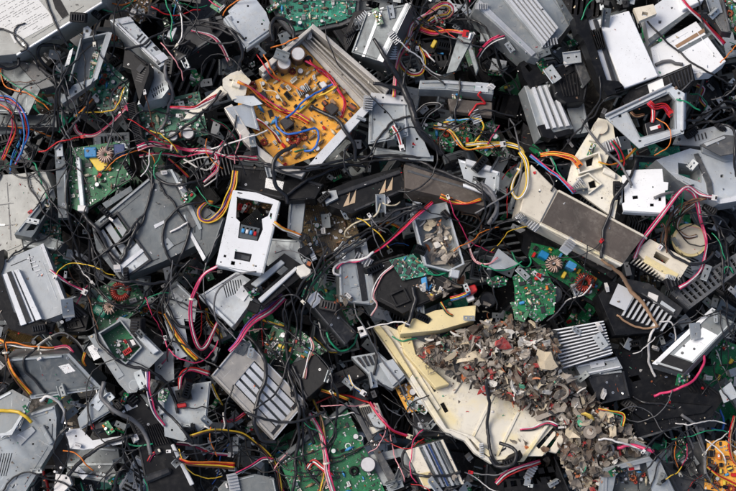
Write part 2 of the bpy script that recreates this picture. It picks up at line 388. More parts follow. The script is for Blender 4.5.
    def walls(s, part, poly, w1, w0, mat, t=1.6, skip=(), parent=None, lip=0):
        """sheet-metal walls stood along the edges of poly (thickness inwards)"""
        mb = MB(); cx, cy = centroid(poly)
        for i in range(len(poly)):
            if i in skip: continue
            a, b = poly[i], poly[(i + 1) % len(poly)]
            dx, dy = b[0] - a[0], b[1] - a[1]; L = math.hypot(dx, dy) or 1; nx, ny = -dy / L, dx / L
            if (cx - a[0]) * nx + (cy - a[1]) * ny < 0: nx, ny = -nx, -ny
            e = .35 * (i % 2); ux, uy = dx / L, dy / L; tt = t
            a2 = (a[0] + ux * e, a[1] + uy * e); b2 = (b[0] - ux * e, b[1] - uy * e)
            s.pr(mb, [a2, b2, (b2[0] + nx * tt, b2[1] + ny * tt), (a2[0] + nx * tt, a2[1] + ny * tt)], w1 - .1 * i, w0, mat)
            if lip: s.pr(mb, [(a2[0] + nx * tt, a2[1] + ny * tt), (b2[0] + nx * tt, b2[1] + ny * tt), (b2[0] + nx * (tt + lip), b2[1] + ny * (tt + lip)), (a2[0] + nx * (tt + lip), a2[1] + ny * (tt + lip))], w1 - .4 - .1 * i, w1 - 1.6 - .1 * i, mat)
        return mb.build(part, parent or s.root, s.Minv, .2)
    def cyl(s, part, px, py, r, w1, w0, mat, topmat=None, seg=20, parent=None, inset=.85, bevel=0):
        mb = MB(); c1 = s.q(px, py, w1); c0 = s.q(px, py, w0)
        def ring(c, rr): return [c + (s.e1 * math.cos(2 * math.pi * k / seg) + s.e2 * math.sin(2 * math.pi * k / seg)) * rr * S for k in range(seg)]
        mb.prism(ring(c1, r), ring(c0, r), mat)
        if topmat: mb.prism(ring(c1 + s.N * .5 * S, r * inset), ring(c1, r * inset), topmat)
        return mb.build(part, parent or s.root, s.Minv, bevel)
    def screws(s, pts, r=1.4, w=.6, mat='tin', part='screw', parent=None):
        for x, y in pts: s.cyl(part, x, y, r, w, w - 1.2, mat, 'steel_dark', 10, parent, .45)
    def coil(s, px, py, R, r, w, mat, core='ferrite', turns=22, parent=None, part='toroid_coil'):
        mb = MB(); n = turns * 4
        pts = []
        for i in range(n + 1):
            a = 2 * math.pi * i / n; pts.append(s.q(px, py, w) + (s.e1 * math.cos(a) + s.e2 * math.sin(a)) * R * S)
        mb.tube(pts, r * .8 * S, core, 10, False)
        hel = []
        for i in range(turns * 12):
            a = 2 * math.pi * i / (turns * 12) * .93; b = 2 * math.pi * i / 12
            rad = (s.e1 * math.cos(a) + s.e2 * math.sin(a)); hel.append(s.q(px, py, w) + rad * (R + r * math.cos(b)) * S + s.N * (r * math.sin(b) * S))
        mb.tube(hel, max(.45, R * 2 * math.pi / turns * .38) * S, mat, 5, True)
        return mb.build(part, parent or s.root, s.Minv, smooth=True)
    def sticker(s, poly, w=.35, mat='label', parent=None, part='label_sticker'): return s.solid(part, poly, w, w - .3, mat, bevel=0, parent=parent)
    def comps(s, poly, n, seed, w=0, parent=None, kinds='ccchrrrknnfts', big=1.0, tiny=120, face='c_white'):
        """electronic parts soldered on a board"""
        rr = random.Random(seed); xs = [p[0] for p in poly]; ys = [p[1] for p in poly]; placed = []
        parent = parent or s.root; cnt = 0; tries = 0; n = int(n * 1.5) if n > 6 else n; tiny = int(tiny * 1.6)
        while cnt < n and tries < n * 30:
            tries += 1; x, y = rr.uniform(min(xs), max(xs)), rr.uniform(min(ys), max(ys)); R = rr.uniform(1.6, 4) * big
            if not all(inpoly(x + dx, y + dy, poly) for dx, dy in ((R, 0), (-R, 0), (0, R), (0, -R))): continue
            if any(math.hypot(x - a, y - b) < R + c for a, b, c in placed): continue
            placed.append((x, y, R)); cnt += 1; k = rr.choice(kinds); a = s.ang + rr.choice((0, math.pi / 2)) + (rr.random() < .15) * rr.uniform(-.5, .5)
            if k == 'c': s.cyl('capacitor', x, y, R * .75, w + R * rr.uniform(1.2, 2.6), w, rr.choice(['sleeve_dark', 'sleeve_brown', 'sleeve_blue', 'sleeve_dark', 'c_green']), 'cap_top', 14, parent, .85)
            elif k == 'h':
                Q = rbox(x, y, R * 2, R * 1.3, a); o = s.ribs('heat_sink', Q, 5, w + R * 2, w, 'alu', .4, parent)
            elif k == 'r':
                mb = MB(); d = Vector((math.cos(a), -math.sin(a), 0)); c = s.q(x, y, w + R * .45 + .3); m = rr.choice(['c_tan', 'c_sky', 'c_cream', 'frag_brown', 'c_tan'])
                mb.tube([c + d * (t * R * S) for t in (-1.3, -.7, -.69, .69, .7, 1.3)], 1, m, 8, True, [.18 * R * S, .18 * R * S, .4 * R * S, .4 * R * S, .18 * R * S, .18 * R * S])
                mb.build('resistor', parent, s.Minv, smooth=True, solid=False)
            elif k == 'k': s.solid('chip', rbox(x, y, R * 1.9, R * 1.2, a), w + 1.5, w - .2, 'chip', bevel=.2, parent=parent)
            elif k == 'n':
                m = rr.choice(['nylon', 'c_white', 'c_red', 'nylon', 'c_white', 'black']); Q = rbox(x, y, R * 1.9, R * 1.1, a); holes = slots(qrect(Q, .1, .9, .2, .8), 4, .55)
                s.solid('connector', Q, w + R * 1.1, w, m, holes, parent=parent)
            elif k == 'f': s.solid('film_capacitor', rbox(x, y, R * 1.7, R * .9, a), w + R * 1.3, w, rr.choice(['film_yellow', 'c_tan', 'c_orange', 'c_sky', 'red_plastic']), bevel=.4, parent=parent)
            elif k == 't':
                s.solid('transformer', rbox(x, y, R * 1.6, R * 1.6, a), w + R * 1.4, w, 'ferrite', bevel=.4, parent=parent); s.solid('transformer_winding', rbox(x, y, R * 1.7, R * .9, a), w + R * 1.5, w + .3, rr.choice(['tape_yellow', 'copper', 'black']), bevel=.3, parent=parent)
            elif k == 's': s.coil(x, y, R * .8, R * .32, w + R * .4, rr.choice(['copper', 'coil_red']), turns=12, parent=parent)
        # small soldered chips and pins: surface pattern of the board
        mb = MB()
        for _ in range(tiny):
            x, y = rr.uniform(min(xs), max(xs)), rr.uniform(min(ys), max(ys))
            if not inpoly(x, y, poly) or any(math.hypot(x - a, y - b) < c * .8 for a, b, c in placed): continue
            a = s.ang + rr.choice((0, math.pi / 2)); u = rr.uniform(.5, 1.3); s.pr(mb, rbox(x, y, u * 2, u, a), w + rr.uniform(.5, 1), w - .1, rr.choice(['tin', 'chip', 'c_tan', face, 'chip', 'tin', 'chip']))
        if len(mb.f) >= 90: mb.build('solder_dots', parent, s.Minv, solid=False)
        return placed
def board(name, label, poly, h, mat='pcb', n=14, seed=1, side=(0, 0), depth=10, thick=1.6, holes=None, kinds='ccchrrrknnfts', big=1., tiny=120, group=None, cat='circuit board', slope=None):
    t = T(name, label, cat, poly, h, side, depth, group, slope); t.depth = thick
    b = t.solid('board', poly, 0, -thick, mat, holes, bevel=0)
    t.comps(poly, n, seed, 0, b, kinds, big, tiny); return t
def boxd(name, label, cat, poly, h, side, depth, mat, holes=None, group=None, part='casing', nscrew=0, bevel=None):
    t = T(name, label, cat, poly, h, side, depth, group); t.body(part, mat, holes, bevel=bevel)
    if nscrew:
        c = centroid(poly)
        t.screws([(p[0] + (c[0] - p[0]) * .12, p[1] + (c[1] - p[1]) * .12) for p in poly[:nscrew]])
    return t
# ------------------------------------------------------------------ ground under the pile
def ground():
    me = bpy.data.meshes.new('ground'); bm = bmesh.new(); bmesh.ops.create_grid(bm, x_segments=60, y_segments=44, size=1)
    for v in bm.verts:
        v.co.x *= 4.5; v.co.y *= 3.6; v.co.z = -150 * S + .03 * noise.noise(v.co * 2.3)
    bm.to_mesh(me); bm.free(); me.materials.append(MATS['soil'])
    o = bpy.data.objects.new('ground', me); col.objects.link(o); o['kind'] = 'structure'
ground()

# ------------------------------------------------------------------ scrap lying deep in the gaps
R_ = random.Random(11)
LM = [(40, 20, 'large flat grey case'), (85, 62, 'upper-left open tray'), (140, 45, 'slotted silver drive'), (170, 115, 'pale green board'), (20, 85, 'bent grey bracket'), (222, 45, 'wedge housing'), (250, 22, 'square plate'), (305, 10, 'wide green board'),
      (305, 100, 'amber power supply'), (385, 30, 'flat silver drive'), (405, 125, 'plain grey panel'), (445, 45, 'coloured wire loop'), (460, 85, 'channel bar'), (520, 30, 'large ribbed casing'), (545, 100, 'slotted drive'), (575, 80, 'fan duct'), (625, 55, 'white-topped box'), (690, 40, 'glossy white panel'),
      (645, 120, 'pale tray with red wires'), (700, 170, 'right-edge casing'), (600, 165, 'cream bracket'), (645, 190, 'square white plate'), (590, 220, 'beige casing'), (665, 265, 'comb frame'), (700, 285, 'vent grille'), (640, 310, 'pale-finned heat sink'), (690, 345, 'white-labelled slim drive'), (565, 275, 'copper coils'),
      (15, 210, 'curved panel'), (98, 175, 'ring-coil board'), (50, 205, 'triangular frame'), (140, 230, 'dark power box'), (202, 215, 'smoky box'), (247, 232, 'white cut-out plate'), (280, 182, 'black sticker plate'), (325, 225, 'old brown board'), (365, 195, 'black sloping bay'), (445, 188, 'dusty bar'), (480, 177, 'bright latch'),
      (435, 240, 'chip-filled tray'), (425, 285, 'black module'), (357, 275, 'tall casing'), (270, 290, 'drive cage'), (222, 310, 'vented box'), (30, 290, 'left-edge silver drive'), (75, 310, 'pin connector block'), (115, 300, 'red ring coil'), (125, 350, 'socket tray'), (60, 375, 'closed power supply'), (25, 440, 'vented corner panel'),
      (95, 425, 'bright bent strip'), (150, 420, 'long black carriage'), (190, 405, 'plug block plate'), (258, 388, 'ribbed-window drive'), (310, 375, 'screw-boss housing'), (330, 320, 'long grey module'), (335, 450, 'large green board'), (385, 370, 'grey machined part'), (410, 395, 'orange coil board'), (435, 465, 'striped drive'), (480, 425, 'yellowed shell'), (530, 375, 'shredded heap'),
      (520, 295, 'torn green board'), (580, 345, 'silver finned heat sink'), (610, 385, 'square dark cover'), (670, 395, 'black tank'), (640, 475, 'bottom-right open tray'), (722, 465, 'corner amber board'), (545, 475, 'black socket housing'), (225, 470, 'dark socket connector')]
def near(x, y):
    lx, ly, n = min(LM, key=lambda l: math.hypot(l[0] - x, l[1] - y)); dx, dy = x - lx, y - ly
    if math.hypot(dx, dy) < 9: return 'at the middle of the ' + n
    a = math.degrees(math.atan2(-dy, dx)) % 360
    return ['right of the ', 'above right of the ', 'above the ', 'above left of the ', 'left of the ', 'below left of the ', 'below the ', 'below right of the '][int((a + 22.5) // 45) % 8] + n
PRUNE = []
def deep_piece(x, y, h, k, size, a):
    wh = near(x, y); w, d = size, size * R_.uniform(.45, .8); Q = rbox(x, y, w, d, a); side = (R_.uniform(-9, 9), R_.uniform(-9, 9)); dep = R_.uniform(14, 34)
    if k == 0:
        t = T('plastic_housing', 'black housing with slits deep ' + wh, 'plastic part', Q, h, side, dep, 'black housings deep in the pile')
        t.body('casing', R_.choice(['black', 'black_dusty', 'black']), slots(qrect(Q, .1, .6, .15, .85), 6, .5))
        t.solid('rim', qrect(Q, .68, .92, .1, .9), 4, 0, 'black_dusty')
    elif k == 1:
        t = T('metal_bracket', 'folded metal bracket deep ' + wh, 'bracket', Q, h, side, dep, 'brackets deep in the pile')
        t.solid('plate', Q, 0, -1.2, R_.choice(['steel_dark', 'mgrey', 'steel', 'steel']), [qrect(Q, .3, .6, .3, .6)] + [rbox(*ql(Q, u, v), 2.2, 2.2) for u, v in ((.12, .2), (.85, .8), (.85, .2))])
        t.walls('flange', Q, dep * .6, -1.2, 'steel_dark', 1.2, skip=(1, 2))
    elif k == 2:
        t = T('casing_box', 'grey closed casing deep ' + wh, 'casing', Q, h, side, dep, 'casings deep in the pile')
        t.body('casing', R_.choice(['dgrey', 'mgrey', 'black_dusty', 'steel_dark'] if lvl < 2 else ['steel', 'mgrey', 'steel_light', 'steel_dark', 'dgrey'])); t.ribs('ribs', qrect(Q, .15, .85, .2, .8), 7, 1.5, 0, R_.choice(['dgrey', 'black']), .5)  # lower levels take darker materials, painting in the shade of the gaps
    elif k == 3:
        t = board('circuit_board', 'dusty dark green circuit board deep ' + wh, Q, h, R_.choice(['pcb', 'pcb', 'pcb_brown', 'pcb_teal']), 9, R_.randrange(9999), side, 30, tiny=40, group='boards deep in the pile')
    elif k == 4:
        t = T('heat_sink', 'finned heat sink deep ' + wh, 'heat sink', Q, h, side, dep, 'heat sinks deep in the pile')
        t.solid('base', Q, -dep * .7, -dep, 'black'); t.ribs('fins', Q, 9, 0, -dep * .7, R_.choice(['black', 'steel_dark', 'mgrey']), .3)
    else:
        t = T('drive_cradle', 'open frame with crossbars deep ' + wh, 'frame', Q, h, side, dep, 'frames deep in the pile')
        t.solid('frame', Q, 0, -dep * .5, R_.choice(['black', 'black_dusty', 'steel_dark', 'dgrey']), [qrect(Q, .1, .42, .15, .85), qrect(Q, .5, .9, .15, .45), qrect(Q, .5, .9, .55, .85)])
        t.solid('crossbar', qrect(Q, .44, .48, .05, .95), 3, 0, 'steel_dark')
    PRUNE.append(t.root)
for lvl, (n, h0, h1, s0, s1) in enumerate([(110, -138, -108, 60, 110), (120, -106, -72, 34, 80), (150, -72, -30, 18, 46), (150, -40, -12, 12, 30)]):
    gx = int(math.sqrt(n * 1.6)); gy = max(1, n // gx)
    for i in range(gx):
        for j in range(gy):
            x = -30 + 796 * (i + .5) / gx + R_.uniform(-24, 24); y = -30 + 551 * (j + .5) / gy + R_.uniform(-22, 22)
            deep_piece(x, y, R_.uniform(h0, h1), R_.choice([0, 0, 1, 2, 2, 3, 4, 5, 0]) if lvl < 2 else R_.choice([0, 1, 1, 1, 2, 3, 4, 5, 1]), R_.uniform(s0, s1), R_.uniform(0, math.pi))

# ------------------------------------------------------------------ the things one can tell apart
# top left: big grey case with the printed label
t = T('equipment_case', 'large flat grey metal case with torn paper label, top left corner', 'metal case', pp('-40,-40 112,-40 102,1 16,54 -40,60'), 42, (2, 4), 44)
LB = g(1, '-30,-20 108,-8 166,62 44,128 25,92 -30,80'); t.body('casing', 'panel_grey'); ls = t.sticker(LB, mat='label_big')
mb = MB(); r7 = random.Random(7); ca, sa = math.cos(-.52), math.sin(-.52)
for row in range(-14, 16):
    u = -34 + r7.uniform(0, 6)
    if r7.random() < .2: continue
    while u < 40:
        w_ = r7.choice([1.2, 2, 3, 5]); x, y = 24 + (u + w_ / 2) * ca - row * 2.3 * sa, 16 + (u + w_ / 2) * sa + row * 2.3 * ca; Q = rbox(x, y, w_, .45, -.52)
        if all(inpoly(a, b, LB) for a, b in rbox(x, y, w_ + 3, 3, -.52)): t.pr(mb, Q, .45, .3, 'mgrey')
        u += w_ + r7.choice([.7, .8, 1, 3])
        if r7.random() < .08: u += 14
mb.build('printed_text', ls, t.Minv, solid=False)
t.solid('torn_strip', g(1, '152,-8 176,-4 203,44 184,56 163,26'), .5, .1, 'black_dusty'); t.screws([(96, -5), (24, 44)], 1.8)
t.solid('edge_flange', pp('102,1 103,3.5 17,56.5 16,54'), 1.3, -1.5, 'alu')
# bracket below it at the left edge
t = T('metal_bracket', 'bent grey bracket with a rectangular cutout at the left edge under the large case', 'bracket', g(1, '-20,172 42,178 118,262 82,338 -20,330'), 26, (2, 3), 12)
t.solid('plate', t.poly, 0, -1.5, 'steel_dark', [g(1, '2,225 50,258 34,284 -5,262'), rbox(31, 84, 3, 3), rbox(26, 70, 2, 2)])
t.solid('folded_flange', g(1, '80,180 105,190 160,250 118,262 42,178'), -1, -16, 'mgrey', bevel=0)
t = T('metal_strip', 'grey metal strip with punched hole left of the toroid board', 'strip', g(1, '-10,338 165,338 166,374 -10,372'), 18, (0, 3), 12); t.body('bar', 'steel_dark', [rbox(50, 119, 3, 3), rbox(20, 120, 5, 3)])
t = T('wooden_block', 'small brown wooden block between bracket and open tray', 'wood block', g(1, '104,272 168,278 162,326 106,318'), -12, (0, 4), 16); t.body('block', 'wood')
# light-green printed board scrap at the top edge
board('circuit_board', 'olive green torn circuit board scrap at the top edge', rough_poly(g(1, '362,-20 450,-20 442,44 410,70 374,52'), 3, 2, 3), 10, 'pcb_brown', 4, 3, (0, -5), 20, kinds='rk')
# open metal tray with board beside ribbed drive
t = T('open_tray', 'open galvanised tray with a board inside beside the silver drive in the upper left', 'metal tray', g(1, '236,112 318,94 272,242 184,306'), 38, (-3, 2), 30)
t.solid('floor', g(1, '236,112 318,94 272,242 184,306'), -16, -17.5, 'steel', [rbox(78, 50, 3, 3), rbox(70, 92, 3, 3)])
t.walls('side_wall', g(1, '236,112 318,94 272,242 184,306'), 0, -16, 'steel', 1.6)
t.solid('flange', g(1, '318,94 330,97 286,232 272,242'), .6, -1.4, 'steel_light'); t.solid('mounting_ear', g(1, '245,82 258,76 270,88 262,108 244,108'), 0, -1.5, 'steel_light', [rbox(87, 31, 3, 3)])
t.solid('front_flange', g(1, '184,306 178,296 184,262 276,230 268,248'), 2, 0, 'steel', [rbox(76, 92, 2.5, 2.5)])
t.sticker(g(1, '205,150 216,141 204,190 190,196'), 1)
b = t.solid('board', g(1, '268,150 312,110 288,215 258,226'), -11, -12.6, 'pcb_teal', bevel=0); t.comps(g(1, '268,150 312,110 288,215 258,226'), 9, 5, -11, b, 'nkrn')
# ribbed silver drive
t = T('optical_drive', 'silver drive with slotted lid next to the open tray in the upper left', 'drive', g(1, '322,58 378,48 502,180 470,198'), 34, (-3, 7), 26)
Q = g(1, '322,58 378,48 502,180 470,198')
t.body('casing', 'steel_light'); t.ribs('lid_ribs', qrect(Q, .02, .3, .3, .95), 3, 1.6, 0, 'alu', .4); t.solid('slot_grille', qrect(Q, .04, .26, .1, .96), .6, .1, 'black', slots(qrect(Q, .06, .24, .14, .9), 3, .35, 4))
t.solid('rail', qrect(Q, .3, 1.0, .82, .95), 2, 0, 'alu'); t.solid('rail', qrect(Q, .3, 1.0, .04, .13), 2, 0, 'alu'); t.solid('slot_shade_patch', qrect(Q, .72, .95, .66, .74), .4, .1, 'chip')  # the slot is a dark patch with its shade painted on the lid
t.screws([ql(Q, .35, .2), ql(Q, .9, .3), ql(Q, .5, .7)])
t = T('plastic_bracket', 'black Z-shaped plastic bracket lying across the ribbed silver drive', 'bracket', g(1, '367,138 402,160 440,187 440,212 410,302 396,250 384,204 360,196'), 48, (2, 4), 14)
t.body('body', 'black'); t.solid('boss', rbox(141, 69, 5, 8, .7), 2, 0, 'dgrey'); t.solid('rib', g(1, '395,165 401,162 436,190 430,194'), 2.5, 0, 'black_dusty')
t = T('vent_cover', 'grey metal cover with fine louvres below the black Z-shaped bracket', 'vent cover', g(1, '442,186 488,222 496,262 476,288 404,308'), 36, (3, 5), 20)
t.body('cover', 'steel', slots(g(1, '440,262 480,240 484,268 450,292'), 6, .45, 2)); t.screws([(152, 68), (142, 99)])
board('circuit_board', 'white-speckled green board under the open tray in the upper left', g(1, '276,186 322,186 380,240 370,334 300,342 262,262'), 8, 'pcb_pale', 22, 7, (3, 3), 30)
board('circuit_board', 'pale green board with two round capacitors in the upper left', g(1, '402,312 585,268 612,396 520,414 420,424'), 12, 'pcb_pale', 26, 8, (0, 4), 30, tiny=160)
t = T('capacitor', 'white-topped round capacitor standing on the pale green board, larger of two', 'capacitor', rbox(188, 133, 12, 12), 24, (0, 0), 10); t.cyl('can', 188, 133, 6.2, 0, -10, 'sleeve_dark', 'cap_top')
t = T('capacitor', 'white-topped round capacitor standing on the pale green board, smaller of two', 'capacitor', rbox(173, 136, 12, 12), 22, (0, 0), 10); t.cyl('can', 173, 136, 5, 0, -10, 'sleeve_dark', 'cap_top')
Q = g(1, '372,306 400,298 428,428 402,440')
t = T('grille', 'narrow black ribbed grille left of the pale green board', 'grille', Q, 32, (-2, 2), 22); t.body('frame', 'black_dusty'); t.ribs('ribs', [Q[1], Q[2], Q[3], Q[0]], 26, 1.6, 0, 'dgrey', .5)
t = boxd('plastic_housing', 'dusty dark grey wedge housing left of the square silver plate', 'plastic part', g(1, '512,150 558,64 652,44 668,80 640,112 515,192'), 28, (4, 8), 34, 'dgrey', bevel=0); t.solid('rim', g(1, '560,66 650,48 655,56 566,76'), 1.5, 0, 'mgrey')
t = T('metal_plate', 'pale square sheet-metal plate with a notched corner at the top', 'metal plate', pp('225,17 230,14 228,11 247,-6 256,-1 259,3 266,12 272,29 246,47 238,36'), 62, (-2, 3), 14)
t.solid('plate', t.poly, 0, -1.6, 'steel_light', [rbox(238, 22, 2, 2), rbox(262, 24, 2, 2), rbox(246, 38, 2, 2), rbox(248, 6, 2, 2)]); t.solid('folded_edge', pp('246,47 272,29 273,31 247,49.5'), .3, -9, 'steel'); t.solid('folded_edge', pp('225,17 238,36 246,47 244,48 223,18'), -1, -10, 'steel_light', bevel=0)
# teal board, top edge
t = T('chassis_board', 'wide green circuit board in a grey frame at the top edge', 'circuit board', g(2, '72,-30 335,-30 328,42 288,62 150,92 112,48'), 14, (0, 4), 26)
t.solid('frame', g(2, '66,-30 345,-30 340,52 290,74 146,104 98,50'), -2.5, -12, 'mgrey'); b = t.solid('board', t.poly, 0, -1.8, 'pcb_teal', bevel=0); t.comps(t.poly, 26, 12, 0, b, 'kkrrcnrkh', .9, 200)
# amber power supply
t = T('power_supply', 'opened power supply with amber circuit board in an aluminium frame', 'power supply', pp('312,27 386,92 306,174 222,104'), 52, (-3, 4), 40)
H1 = g(2, '206,76 428,268 352,312 168,112')
t.solid('heat_sink', g(2, '206,76 428,268 420,276 196,86'), 8, -20, 'alu_warm'); hs = t.solid('heat_sink', g(2, '196,86 420,276 352,312 168,112'), -14, -17, 'alu_warm')
mb = MB()
for a0, a1, w in ((.16, .22, -4), (.36, .44, -6), (.54, .62, -7), (.74, .79, -9)): t.pr(mb, [ql(H1, 0.01, a0), ql(H1, .99, a0), ql(H1, .99, a1), ql(H1, .01, a1)], w, -14, 'alu_warm')
mb.build('fins', hs, t.Minv, .25)
t.solid('tray_edge', pp('224,108 232,104 258,146 284,166 306,171 302,177 272,168 244,142'), 1, -16, 'alu_warm'); t.solid('side_wall', g(2, '206,76 212,82 60,218 46,206'), 6, -20, 'alu_warm'); t.solid('side_wall', g(2, '172,110 176,116 96,196 60,226 54,220'), 0, -16, 'steel', bevel=0)
t.solid('front_wall', g(2, '388,284 396,296 226,486 186,492 345,318'), -1, -10, 'white_metal', [rbox(344, 127, 2, 2), rbox(316, 158, 2, 2)]); t.solid('front_lip', g(2, '352,312 388,284 392,290 356,322'), 5, -3, 'alu_warm')
AP = g(2, '168,114 350,312 214,452 118,486 56,420 -16,300 -14,244 90,206'); b = t.solid('board', AP, -15, -17, 'pcb_amber', bevel=0)
t.comps(AP, 64, 21, -15, b, 'rrrkcknfthrcrs', 1.15, 260, 'c_white')
for x, y in ((284, 64), (298, 55)): t.cyl('capacitor', x, y, 7, 5, -15, 'sleeve_brown', 'cap_top', 26, b, .86)
t.cyl('capacitor', 309, 59, 4, -2, -15, 'black', None, 14, b)
HS = g(2, '155,258 190,240 200,258 168,280'); t.ribs('small_heat_sink', HS, 7, -6, -15, 'steel_light', .35, b)
t.solid('transformer', g(2, '240,312 262,298 284,316 262,338'), -3, -15, 'ferrite', parent=b); t.solid('transformer', g(2, '108,352 132,338 152,360 126,380'), -4, -15, 'ferrite', parent=b)
t.solid('relay', g(2, '224,238 240,232 250,246 236,254'), -8, -15, 'c_white', parent=b); t.solid('relay', g(2, '18,270 66,262 74,292 34,300'), -9, -15, 'chip', parent=b)
t.coil(294, 137, 5, 2, -11, 'coil_red', parent=b)
t = T('cardboard_piece', 'torn brown insulating card tucked under the amber board', 'card', rough_poly(g(2, '58,412 110,440 176,424 172,452 122,488 60,440'), 3, 1.5, 4), 38, (2, 3), 14); t.solid('sheet', t.poly, 0, -1, 'cardboard')
t = T('plastic_guide', 'torn cream plastic guide hanging at the left corner of the amber board', 'plastic part', rough_poly(g(1, '655,232 708,205 738,238 722,278 684,292 655,256'), 2, 1.5, 4), 56, (-2, 3), 10); t.solid('guide', t.poly, 0, -3, 'cream', [rbox(231, 80, 3, 2)]); t.solid('clip', rbox(236, 86, 9, 5, .3), 5, 0, 'cream')
t = T('cable_sleeve', 'long cream cloth sleeve leading to the torn plastic guide', 'cable sleeve', g(1, '650,252 672,270 560,348 540,350 556,326'), 48, (0, 2), 6); t.solid('sleeve', t.poly, 0, -3, 'cream', bevel=0)
t = T('metal_sheet', 'pale blue-grey triangular metal sheet pointing under the amber board', 'metal sheet', g(1, '664,318 742,300 764,384 700,362'), 58, (-4, 3), 14); t.solid('sheet', t.poly, 0, -1.3, 'steel_light')
t = T('metal_sheet', 'small pale metal flap above the triangular sheet left of the amber board', 'metal sheet', g(1, '682,282 745,282 772,306 740,312 690,300'), 62, (3, -3), 12); t.solid('sheet', t.poly, 0, -1.2, 'steel_light')
# silver unit above, right of the amber supply
t = T('disc_drive', 'flat silver drive with black slotted end above the amber power supply', 'drive', g(2, '362,32 498,8 412,184 318,154'), 50, (7, 7), 40)
t.body('casing', 'steel_dark'); Q = g(2, '362,32 498,8 412,184 318,154'); t.solid('side_rail', g(2, '478,12 498,8 412,184 394,178'), 1.4, .1, 'alu'); t.solid('lid_seam', g(2, '404,24 414,22 358,168 350,166'), .6, .1, 'alu')
t.solid('end_block', g(2, '322,30 380,20 358,40 300,152 292,112'), -4, -24, 'black_dusty', bevel=0); t.ribs('end_slots', g(2, '326,44 358,38 312,136 300,118'), 4, -2.5, -4, 'mgrey', .4); t.screws([ql(Q, .1, .1), ql(Q, .9, .9), ql(Q, .1, .9)], 1.5)
t = T('metal_sheet', 'plain grey-green metal panel with top flange right of the amber supply', 'metal panel', g(2, '372,284 480,292 486,400 368,424'), 44, (0, 3), 12)
t.solid('panel', t.poly, 0, -1.5, 'steel', [rbox(385, 112, 2.4, 2.4)]); t.solid('top_flange', g(2, '376,276 488,288 486,312 374,304'), 4, 0, 'alu', [rbox(383, 99, 1.8, 1.8), rbox(402, 102, 1.8, 1.8)])
t = T('metal_sheet', 'pointed triangular metal panel between the plain panel and colourful wires', 'metal panel', g(2, '482,300 552,462 478,458'), 42, (2, -2), 12); t.solid('panel', t.poly, 0, -1.5, 'steel', [rbox(417, 139, 2.4, 2.4), rbox(413, 147, 1.8, 1.8)])
t = T('metal_sheet', 'long narrow grey sheet under the two upright panels right of amber supply', 'metal panel', g(2, '370,430 560,458 560,474 390,462'), 36, (0, 3), 10); t.solid('panel', t.poly, 0, -1.5, 'steel')
Q = g(2, '520,236 592,234 738,246 736,278 598,264 516,262')
t = T('channel_bar', 'rounded grey metal channel running right from the plain panel', 'metal channel', Q, 48, (0, 5), 16); t.body('channel', 'steel'); t.solid('end_plate', g(2, '604,278 735,290 735,330 612,316'), -8, -16, 'dirty_brown')
t.solid('ridge', g(2, '590,240 735,252 735,258 592,247'), 1.8, 0, 'alu')
t = T('folded_bracket', 'inverted V-shaped grey bracket in the wires right of the silver drive', 'bracket', g(2, '638,88 682,96 672,118 626,208 598,216'), 44, (3, 3), 14); t.solid('arm', t.poly, 0, -3, 'steel_dark')
t.solid('arm', g(2, '652,118 668,114 692,198 684,220'), -2, -5, 'steel_dark'); t.solid('boss', rbox(467, 36, 9, 7, .3), 3, 0, 'alu')
board('circuit_board', 'small green board under the colourful wires near the metal channel', g(2, '520,364 660,352 680,420 560,440'), 16, 'pcb', 20, 31, (0, 3), 24, kinds='nnrcfs')
t = T('connector_block', 'black block of switches with a blue and yellow tab under the wire loop', 'connector', g(2, '520,110 610,100 625,190 540,205'), 20, (2, 4), 26); t.body('block', 'black', slots(g(2, '530,120 600,112 610,180 545,190'), 5, .5, 3)); t.solid('tab', rbox(441, 52, 7, 5, .3), 4, 0, 'c_sky'); t.solid('tab', rbox(434, 45, 4, 8, .5), 5, 0, 'film_yellow'); t.solid('tab', rbox(427, 56, 8, 4, .4), 4, 0, 'red_plastic')
# top right: big silver unit with raised ribs
t = T('server_unit', 'large silver casing with raised ribbed block at the top right of centre', 'casing', g(3, '-8,-30 192,-30 262,72 158,174 132,166 -30,22'), 40, (-6, 8), 36)
t.body('casing', 'steel'); RQ = g(3, '48,0 118,-22 206,90 164,142'); t.solid('rib_block', RQ, 5, 0, 'steel_light'); t.ribs('ribs', [RQ[0], RQ[1], RQ[2], RQ[3]], 6, 9.5, 5, 'white_metal', .6)
t.solid('edge_rail', g(3, '-30,14 -18,2 146,158 134,168'), 2.5, 0, 'alu'); t.solid('edge_rail', g(3, '196,-20 208,-20 262,66 246,80'), 1.5, 0, 'steel_dark')
t.solid('latch', g(3, '246,72 262,66 212,140 196,138'), 3, -6, 'black')
t = T('slotted_drive', 'silver ribbed drive in black latch frame below the large ribbed casing', 'drive', g(3, '112,196 150,176 268,392 180,410'), 34, (-3, 5), 26)
t.solid('casing', g(3, '112,252 196,246 258,378 160,404'), 0, -26, 'steel'); t.ribs('ribs', g(3, '128,262 196,250 248,372 170,384'), 4, 5, 0, 'white_metal', .5)
t.solid('latch_frame', g(3, '96,188 132,170 160,214 172,206 182,240 130,262 108,232'), 3, -12, 'black', [rbox(528, 69, 7, 4, .9)]); t.solid('latch_frame', g(3, '150,372 178,366 196,392 244,380 252,396 190,412 162,404'), 3.4, -10, 'black')
t.solid('latch', g(3, '140,196 160,182 196,238 178,248'), 2, -4, 'steel_light')
t = T('drive_box', 'plain grey metal drive side panel right of the ribbed drive', 'drive', g(3, '232,300 288,300 306,388 262,396'), 26, (-2, 3), 22); t.body('casing', 'steel')
